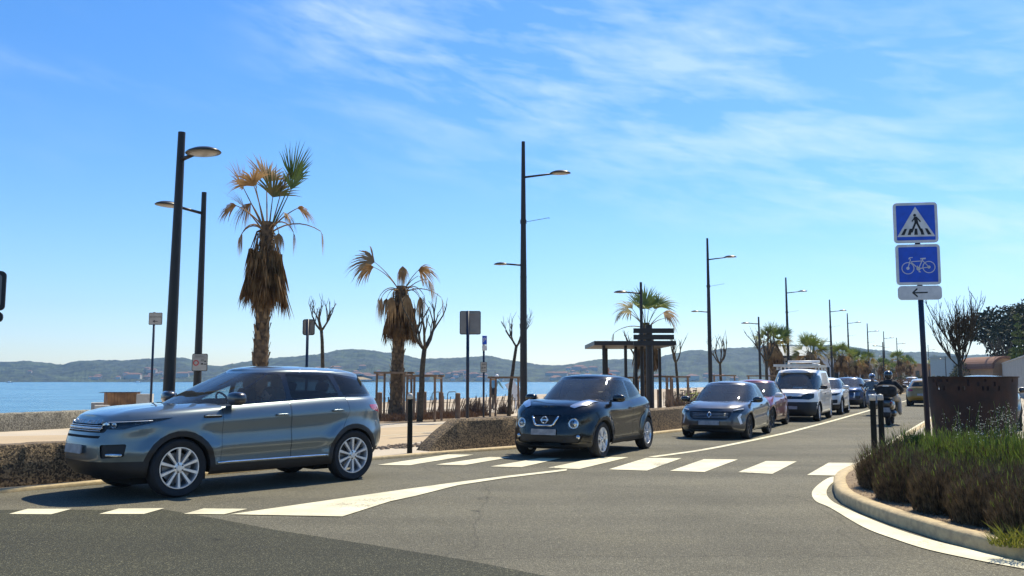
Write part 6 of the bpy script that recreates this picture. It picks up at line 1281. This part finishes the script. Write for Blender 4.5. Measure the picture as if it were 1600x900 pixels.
# black crossover
p_black = paint('black metallic paint', (.002, .002, .003), .0, .2, .35); hwC = CROSS['w'][3][1]-.14
hwC *= 1.06; loc, rz = place(933, 17.3, 2.53*1.02, 1, 28.0, hwC)
xo, sp_, bv, gv = car('black_crossover', 'glossy black small crossover with round headlamps, second car in the queue', 'car', CROSS, loc, rz, p_black, sc=(1.02, 1.06, 1.025))
def vbadge(root, bvh, pts, w, m, name='grille_trim'):
    ps = []
    for y, z in pts:
        p, n = on_front(bvh, y, z)
        if p is not None: ps.append(p+V((.022, 0, 0)))
    mb = MB(); mb.tube(ps, w, 8); return mb.build(name, m, root, smooth=True)
vbadge(xo, bv, [(-.27, .80), (-.23, .73), (-.19, .655), (-.16, .635), (0, .632), (.16, .635), (.19, .655), (.23, .73), (.27, .80)], .021, m_chrome)
p, n = on_front(bv, 0, .735); mt_ = face_mtx(p+V((.03, 0, 0)), V((1, 0, .15))); mb = MB(); mb.tube([mt_@V((.062*cos(a), .062*sin(a), 0)) for a in np.linspace(0, 2*pi, 25)], .010, 6); b_ = mb.build('badge', m_chrome, xo, smooth=True)
mb = MB(); mb.prism(rrect(.17, .028, .005), -.004, .006, mt_); mb.build('badge_bar', m_chrome, b_); text_obj('lettering', 'NISSAN', .026, m_black, b_, mt_@Matrix.Translation((0, -.003, .008)), .002)
for m in (1, -1):
    p, n = on_front(bv, m*.546, .671)
    if p is not None:
        mb = MB(); mb.lathe([(.098, .012), (.104, .0), (.09, .004), (.055, -.01), (.05, .012), (.001, .022)], 28, face_mtx(p-V((.020, 0, 0)), V((1, m*.25, .1)))); mb.build('projector_lamp', m_refl, xo, smooth=True)
    p, n = on_front(bv, m*.62, .42)
    if p is not None: mb = MB(); mb.lathe([(.045, 0), (.045, .012), (.001, .016)], 16, face_mtx(p, V((1, m*.2, 0)))); mb.build('fog_lamp', m_refl, xo, smooth=True)
hh = HATCH; hwH = HATCH['w'][3][1]-.135
p_grey = paint('grey metallic paint', (.075, .076, .080), .55, .30)
loc, rz = place(1162, 22.8, 2.58, 1, 27.0, hwH)
hb_, sp_, bv, gv = car('grey_hatchback', 'grey metallic hatchback with angular running lights, third car in the queue', 'car', HATCH, loc, rz, p_grey, opts=dict(rim='dark', mirrorm=m_trim))
vbadge(hb_, bv, [(0, .695), (.048, .62), (0, .545), (-.048, .62), (0, .695)], .011, m_chrome, 'badge')
for k in range(4): strip_on(hb_, bv, 'grille_bar', [(y, .55+.035*k) for y in np.linspace(-.46, .46, 9)], .004, m_refl, off=-.004)
for m in (1, -1):
    strip_on(hb_, bv, 'headlight_bar', [(m*.57, .725), (m*.66, .742), (m*.76, .758)], .012, m_drl, off=.006)
loc, rz = place(1200, 28.0, 2.5*.96, 1, 27.5, hwH)
red = car('red_hatchback', 'small red hatchback with black pillars, mostly hidden behind the grey hatchback', 'car', HATCH, loc, rz, paint('red metallic paint', (.17, .008, .014), .1), sc=(.96, .98, 1.03), lod=.6, opts=dict(mirrorm=m_white))[0]
loc, rz = place(1272, 32.3, 3.27, 1, 26.5, VAN['w'][3][1]-.15)
p_vanw = paint('white van paint', (.76, .73, .67), .0, .4)
van, sp_, bv, gv = car('white_van', 'white delivery van with a black lower bumper and a roof rack', 'van', VAN, loc, rz, p_vanw, opts=dict(mirrorm=m_black, handlem=m_black))
p, n = on_front(bv, 0, .86)
if p is not None: mb = MB(); mt_ = face_mtx(p+V((.012, 0, 0)), V((1, 0, 0))); mb.prism([(-.06, .05), (.06, .05), (.055, -.01), (0, -.07), (-.055, -.01)], 0, .012, mt_); mb.build('badge', m_black, van)
mb = MB()
for x in (.75, -.1, -1.0, -1.9): mb.box((x, 0, 2.0), (.07, 1.5, .05)); mb.box((x, .7, 1.93), (.07, .05, .14)); mb.box((x, -.7, 1.93), (.07, .05, .14))
mb.box((-.6, .74, 2.03), (2.9, .05, .06)); mb.box((-.6, -.74, 2.03), (2.9, .05, .06)); mb.box((.85, 0, 2.03), (.12, 1.62, .09)); mb.build('roof_rack', mat('rack aluminium', (.62, .60, .55), .4, .5), van)
mb = MB(); mb.tube([(-1.3, -.6, 2.12), (-1.2, -.6, 2.2), (-1.2, .6, 2.2)], .05, 8); mb.tube([(-.4, .45, 2.08), (-2.2, .45, 2.08)], .05, 8); mb.build('pipe_carrier', m_white, van, smooth=True)
mb = MB(); mb.box((1.38, .2, 1.20), (.25, .5, .01), mtx=Matrix.Rotation(.2, 3, 'Y')); mb.build('dashboard_paper', m_white, van)
def simple(name, label, T, px, Y, th, col, metal=.3, sc=(1, 1, 1), away=False, **o):
    hw = T['w'][3][1]*sc[1]-.14
    if away:
        f = V((sin(R(th)), cos(R(th)), 0)); c = V((XY(px, Y), Y, 0)); l = V((-f.y, f.x, 0)); loc = c-l*hw+f*T['wb']*sc[0]/2; rz = atan2(f.y, f.x)
    else: loc, rz = place(px, Y, T['wb']*sc[0], 1, th, hw)
    return car(name, label, 'car', T, loc, rz, paint(name+' paint', col, metal), sc=sc, lod=.6, opts=o)
simple('white_suv', 'white compact SUV right behind the white van', SUV, 1308, 38.3, 26.5, (.62, .62, .60), .1, sc=(.98, .97, .98))
s5, _, bv5, _ = simple('dark_blue_suv', 'dark blue SUV with slanted running lights, behind the white compact SUV', SUV, 1343, 46.5, 27, (.012, .03, .09), .5)
for m in (1, -1): strip_on(s5, bv5, 'running_light', [(-1.0, .82), (-1.02, .70), (-1.06, .56)], .03, m_drl, 40, m)
simple('dark_hatchback', 'dark hatchback half hidden behind the motorcyclists', HATCH, 1367, 54.5, 27, (.02, .022, .028), .3, sc=(1, 1, 1.04), rim='dark')
simple('gold_hatchback', 'golden-brown hatchback driving away, seen from behind beside the blue post', HATCH, 1415, 50.5, 28, (.26, .15, .012), .1, sc=(1.04, 1.02, 1.06), away=True)
simple('white_car', 'distant white car coming towards us in the far lane', SUV, 1431, 108, 28, (.66, .66, .64), .0, sc=(1, 1, 1.12))
simple('parked_black_car', 'dark car standing behind the rusted planter, one tail light showing at its right', SUV, 1484, 25.3, 28, (.01, .011, .014), .3, sc=(1, .98, 1), away=True)

# ---------------------------------------------------------------- people
m_jacket = mat('black riding jacket', (.006, .006, .007), .85, col2=(.02, .02, .022)); m_helm = mat('dark helmet shell', (.015, .015, .02), .2, coat=.6); m_helmb = mat('blue-white helmet shell', (.25, .33, .5), .2, coat=.6, col2=(.03, .04, .09), nscale=6, thr=(.45, .55)); m_skin = mat('skin', (.42, .24, .17), .6)
m_lb = mat('light blue shirt', (.22, .42, .50), .85); m_dk = mat('dark trousers', (.015, .016, .02), .85); m_beige = mat('beige trousers', (.42, .38, .32), .85); m_hair = mat('dark hair', (.02, .014, .01), .7); m_shoe = mat('pale shoes', (.5, .5, .5), .7); m_greyj = mat('grey jacket', (.10, .11, .13), .8)
def figure(label, loc, rz, J, mats, group=None, helmet=None, hair=None, head=.105, bulk=1.0):
    """J: joints of the pose. One continuous skinned body, materials by height along the limbs."""
    t = thing('person', label, 'person', loc, rz, group)
    names = ['pelvis', 'waist', 'chest', 'neck', 'head0']; V_ = []; E = []; Rd = []; tagm = []
    def add(p, r, mi, par=None):
        V_.append(V(p)); Rd.append(r*bulk if mi != 9 else r); tagm.append(mi); i = len(V_)-1
        if par is not None: E.append((par, i))
        return i
    pv = add(J['pelvis'], .135, 1); w = add((V(J['pelvis'])+V(J['chest']))/2, .125, 0, pv); c = add(J['chest'], .145, 0, w); nb = V(J['chest'])+(V(J['neck'])-V(J['chest']))*.75; n1 = add(nb, .075, 0, c); n2 = add(J['neck'], .055, 2, n1); hd = add(V(J['neck'])+(V(J['head'])-V(J['neck']))*.6, .07, 2, n2)
    for s in 'lr':
        sh = add(J['sh'+s], .068, 0, c); el = add(J['el'+s], .047, 0, sh); wr_ = add(J['wr'+s], .032, 0, el); hn = V(J['wr'+s])+(V(J['wr'+s])-V(J['el'+s])).normalized()*.05; hh_ = add(hn, .034, 2, wr_)
        dd = (V(J['wr'+s])-V(J['el'+s])).normalized(); sd_ = dd.orthogonal().normalized()
        for q in (-1.5, -.5, .5, 1.5): f1 = add(hn+dd*.05+sd_*.018*q, .011, 2, hh_); add(hn+dd*(.085-.006*abs(q))+sd_*.02*q+V((0, 0, -.012)), .008, 2, f1)
        th_ = add(hn+dd*.02+sd_*.05, .012, 2, hh_)
        hp = add(V(J['pelvis'])+(V(J['kn'+s])-V(J['pelvis']))*.18+V((0, .09 if s == 'l' else -.09, -.02)), .105, 1, pv); kn = add(J['kn'+s], .068, 1, hp); an = add(J['an'+s], .043, 1, kn); fd = V(J.get('ft'+s, V(J['an'+s])+V((.16, 0, -.05)))); add(fd, .038, 3, an)
    me = bpy.data.meshes.new('body'); me.from_pydata([tuple(v) for v in V_], E, []); o = bpy.data.objects.new('body', me); COL.objects.link(o)
    sk = o.modifiers.new('s', 'SKIN'); lay = me.skin_vertices[0] if me.skin_vertices else None
    if lay is None:
        bm = bmesh.new(); bm.from_mesh(me); bm.verts.layers.skin.verify(); bm.to_mesh(me); bm.free(); lay = me.skin_vertices[0]
    for i, r in enumerate(Rd): lay.data[i].radius = (r, r)
    lay.data[0].use_root = True; ss = o.modifiers.new('u', 'SUBSURF'); ss.levels = ss.render_levels = 1
    dg = bpy.context.evaluated_depsgraph_get(); m2 = bpy.data.meshes.new_from_object(o.evaluated_get(dg)); bpy.data.objects.remove(o)
    m2.materials.clear(); [m2.materials.append(m) for m in mats]
    for p in m2.polygons:
        c_ = p.center; best = min(range(len(E)), key=lambda k: (c_-((V_[E[k][0]]+V_[E[k][1]])/2)).length); a, b = E[best]; best = a if (c_-V_[a]).length-Rd[a] < (c_-V_[b]).length-Rd[b] else b; p.material_index = tagm[best]
    m2.shade_smooth(); o = bpy.data.objects.new('body', m2); COL.objects.link(o); o.parent = t
    hdv = V(J['head']); hm = Matrix.Identity(3); mb = MB(); mb.blob(hdv, (head*1.75, head*1.45, head*2.15), .9, 18, 14); mb.blob(hdv+V((head*.9, 0, -head*.15)), (.03, .028, .045), 1, 8, 6)
    for s in (1, -1): mb.blob(hdv+V((0, s*head*.74, -head*.05)), (.04, .02, .055), 1, 8, 6); mb.blob(hdv+V((head*.80, s*.032, head*.05)), (.02, .028, .016), 1, 8, 6, mi=1)
    mb.blob(hdv+V((head*.78, 0, -head*.5)), (.02, .05, .014), 1, 8, 6, mi=1)
    mb.build('head', [mats[2], m_dk], t, smooth=True)
    if helmet:
        mb = MB(); mb.blob(hdv+V((-.01, 0, .025)), (head*2.7, head*2.35, head*2.6), .85, 22, 16); h_ = mb.build('helmet', helmet, t, smooth=True); mb = MB(); mb.blob(hdv+V((head*.42, 0, .02)), (head*1.95, head*2.1, head*1.15), .7, 18, 10); mb.build('visor', m_trim, h_, smooth=True)
    if hair: mb = MB(); mb.blob(hdv+V((-.02, 0, .035)), (head*1.85, head*1.65, head*1.9), .9, 16, 12); mb.build('hair', hair, t, smooth=True)
    return t
def vv(**k): return k
# walker in a light blue shirt, bent forward
figure('person in a light blue shirt and dark trousers walking by the beach fence', (XY(771, 43), 43, .0), R(60), vv(pelvis=(0, 0, .98), chest=(.16, 0, 1.36), neck=(.28, 0, 1.52), head=(.36, 0, 1.62), shl=(.18, .19, 1.42), shr=(.18, -.19, 1.42), ell=(.22, .26, 1.15), elr=(.34, -.25, 1.18), wrl=(.40, .22, 1.02), wrr=(.52, -.2, 1.12), knl=(.22, .12, .55), knr=(-.10, -.12, .54), anl=(.20, .14, .10), anr=(-.42, -.14, .16)), [m_lb, m_dk, m_skin, m_shoe], hair=m_white)
# person standing in the shelter
figure('person in reddish top standing under the shelter, far side', (XY(949, 46), 46, .35), R(-80), vv(pelvis=(0, 0, .98), chest=(0, 0, 1.34), neck=(.0, 0, 1.50), head=(.02, 0, 1.64), shl=(0, .19, 1.42), shr=(0, -.19, 1.42), ell=(.02, .24, 1.14), elr=(.02, -.24, 1.14), wrl=(.12, .2, .92), wrr=(.12, -.2, .92), knl=(.03, .1, .52), knr=(.0, -.1, .52), anl=(0, .11, .10), anr=(-.02, -.11, .10)), [mat('reddish top', (.28, .10, .08), .85), m_dk, m_skin, m_shoe], hair=m_hair)
mb = MB(); mb.box((XY(949, 46), 46, .155), (1.6, 1.2, .38)); tag(mb.build('timber_platform', m_pale), 'low timber platform under the standing person by the shelter', 'platform')
# drivers
def driver(par, label, hands, shirt, y=.38, zs_=0, T=SUV, x=-.02):
    z = zs_; J = vv(pelvis=(x-.02, y, .62+z), chest=(x-.16, y, .98+z), neck=(x-.20, y, 1.14+z), head=(x-.19, y, 1.27+z), shl=(x-.15, y+.18, 1.04+z), shr=(x-.15, y-.18, 1.04+z), ell=(x+.10, y+.22, .86+z), elr=(x+.10, y-.22, .86+z), wrl=(x+.33, y+.13, 1.0+z), wrr=(x+.33, y-.13, 1.0+z), knl=(x+.42, y+.12, .66+z), knr=(x+.42, y-.1, .66+z), anl=(x+.72, y+.12, .40+z), anr=(x+.72, y-.1, .40+z))
    f = par.rotation_euler[2]; return figure(label, par.location, f, J, [shirt, m_dk, m_skin, m_black], hair=m_hair, head=.10)
driver(xo, 'driver in a grey top at the wheel of the black crossover', 1, m_greyj, .36, -.08); driver(suv, 'driver in dark clothes at the wheel of the grey-blue SUV', 1, m_jacket, .38, .0)
# motor scooter seen from behind, with rider and pillion
def scooter(name, label, loc, rz, col, group='motorcycles on the road'):
    r = thing(name, label, 'motorcycle', loc, rz, group); pm = paint(name+' fairing', col, .2)
    for x, rr_, w in ((.72, .28, .11), (-.68, .28, .14)):
        mb = MB(); m = Matrix.Translation((x, 0, rr_))@Matrix.Rotation(-pi/2, 4, 'X'); mb.lathe([(rr_-.09, -w/2), (rr_-.03, -w/2), (rr_, -w*.2), (rr_, w*.2), (rr_-.03, w/2), (rr_-.09, w/2), (rr_-.09, -w/2)], 28, m); wl = mb.build('wheel', m_rubber, r, smooth=True); mb = MB(); mb.lathe([(.001, -.03), (rr_-.09, -.035), (rr_-.09, .035), (.001, .03)], 20, m); mb.build('rim', m_darkalloy, wl)
    mb = MB(); mb.blob((-.42, 0, .66), (.98, .44, .34), .6, 20, 12); mb.blob((.0, 0, .38), (.75, .46, .24), .5, 18, 10); mb.blob((-.85, 0, .72), (.3, .34, .3), .6); mb.build('rear_body', pm, r, smooth=True)
    mb = MB(); mb.blob((.46, 0, .72), (.42, .56, .78), .6, 20, 14, mtx=Matrix.Rotation(-.3, 3, 'Y')); mb.blob((.66, 0, .56), (.5, .2, .16), .7); mb.build('front_fairing', pm, r, smooth=True)
    mb = MB(); mb.blob((-.22, 0, .84), (.98, .36, .16), .6, 20, 8); mb.build('seat', m_black, r, smooth=True)
    mb = MB(); mb.blob((.52, 0, 1.22), (.03, .44, .42), .6, mtx=Matrix.Rotation(-.45, 3, 'Y')); mb.build('windshield', m_glass, r, smooth=True)
    mb = MB(); mb.tube([(.30, -.36, 1.02), (.38, -.12, 1.06), (.38, .12, 1.06), (.30, .36, 1.02)], .02, 8); mb.build('handlebar', m_black, r, smooth=True)
    for s in (1, -1):
        mb = MB(); mb.tube([(.36, s*.2, 1.05), (.38, s*.42, 1.25)], .01, 6); mb.blob((.38, s*.44, 1.27), (.05, .15, .10), .7); mb.build('mirror', m_black, r, smooth=True)
        mb = MB(); mb.blob((-.99, s*.14, .76), (.05, .09, .05), .7); mb.build('tail_light', m_red, r, smooth=True)
        mb = MB(); mb.blob((.66, s*.1, .86), (.08, .14, .09), .8); mb.build('headlight', m_drl, r, smooth=True)
    mb = MB(); mb.blob((-.92, 0, .40), (.28, .24, .30), .6); mb.build('mudguard', m_black, r, smooth=True); mb = MB(); mb.box((-1.06, 0, .52), (.012, .20, .15)); mb.build('number_plate', m_plate, r)
    return r
sx_, sy_ = XY(1385, 29.8), 29.8; hd = pi/2-R(28)
sc_ = scooter('motor_scooter', 'dark maxi scooter with a top box riding away, seen from behind near the bollards', (sx_, sy_, 0), hd, (.012, .012, .016))
mb = MB(); mb.blob((-.82, 0, 1.13), (.46, .62, .40), .55, 22, 14); tb = mb.build('top_box', m_jacket, sc_, smooth=True); mb = MB(); mb.blob((-1.03, 0, 1.285), (.05, .22, .03), .5); mb.build('box_emblem', m_refl, tb); mb = MB(); mb.box((-.82, 0, .93), (.4, .3, .04)); mb.build('luggage_rack', m_black, sc_)
seat = lambda x, z=0: vv(pelvis=(x, 0, .97+z), chest=(x+.10, 0, 1.33+z), neck=(x+.15, 0, 1.48+z), head=(x+.18, 0, 1.62+z), shl=(x+.10, .20, 1.39+z), shr=(x+.10, -.20, 1.39+z), ell=(x+.18, .42, 1.16+z), elr=(x+.18, -.42, 1.16+z), wrl=(x+.46, .34, 1.06+z), wrr=(x+.46, -.34, 1.06+z), knl=(x+.42, .27, .82+z), knr=(x+.42, -.27, .82+z), anl=(x+.30, .30, .40+z), anr=(x+.30, -.30, .40+z))
figure('scooter rider in black jacket and dark helmet, seen from behind', (sx_, sy_, 0), hd, seat(-.16), [m_jacket, m_beige, m_skin, m_shoe], helmet=m_helm, bulk=1.45, head=.115)
ox_, oy_ = XY(1360, 37.5), 37.5; ho = -pi/2-R(24)
scooter('oncoming_motorcycle', 'oncoming motorcycle with dark fairing, half hidden by the bollards', (ox_, oy_, 0), ho, (.10, .10, .11))
figure('oncoming motorcyclist in dark clothes with a blue-white helmet', (ox_, oy_, 0), ho, seat(-.12, -.02), [m_greyj, m_dk, m_skin, m_black], helmet=m_helmb, bulk=1.1)
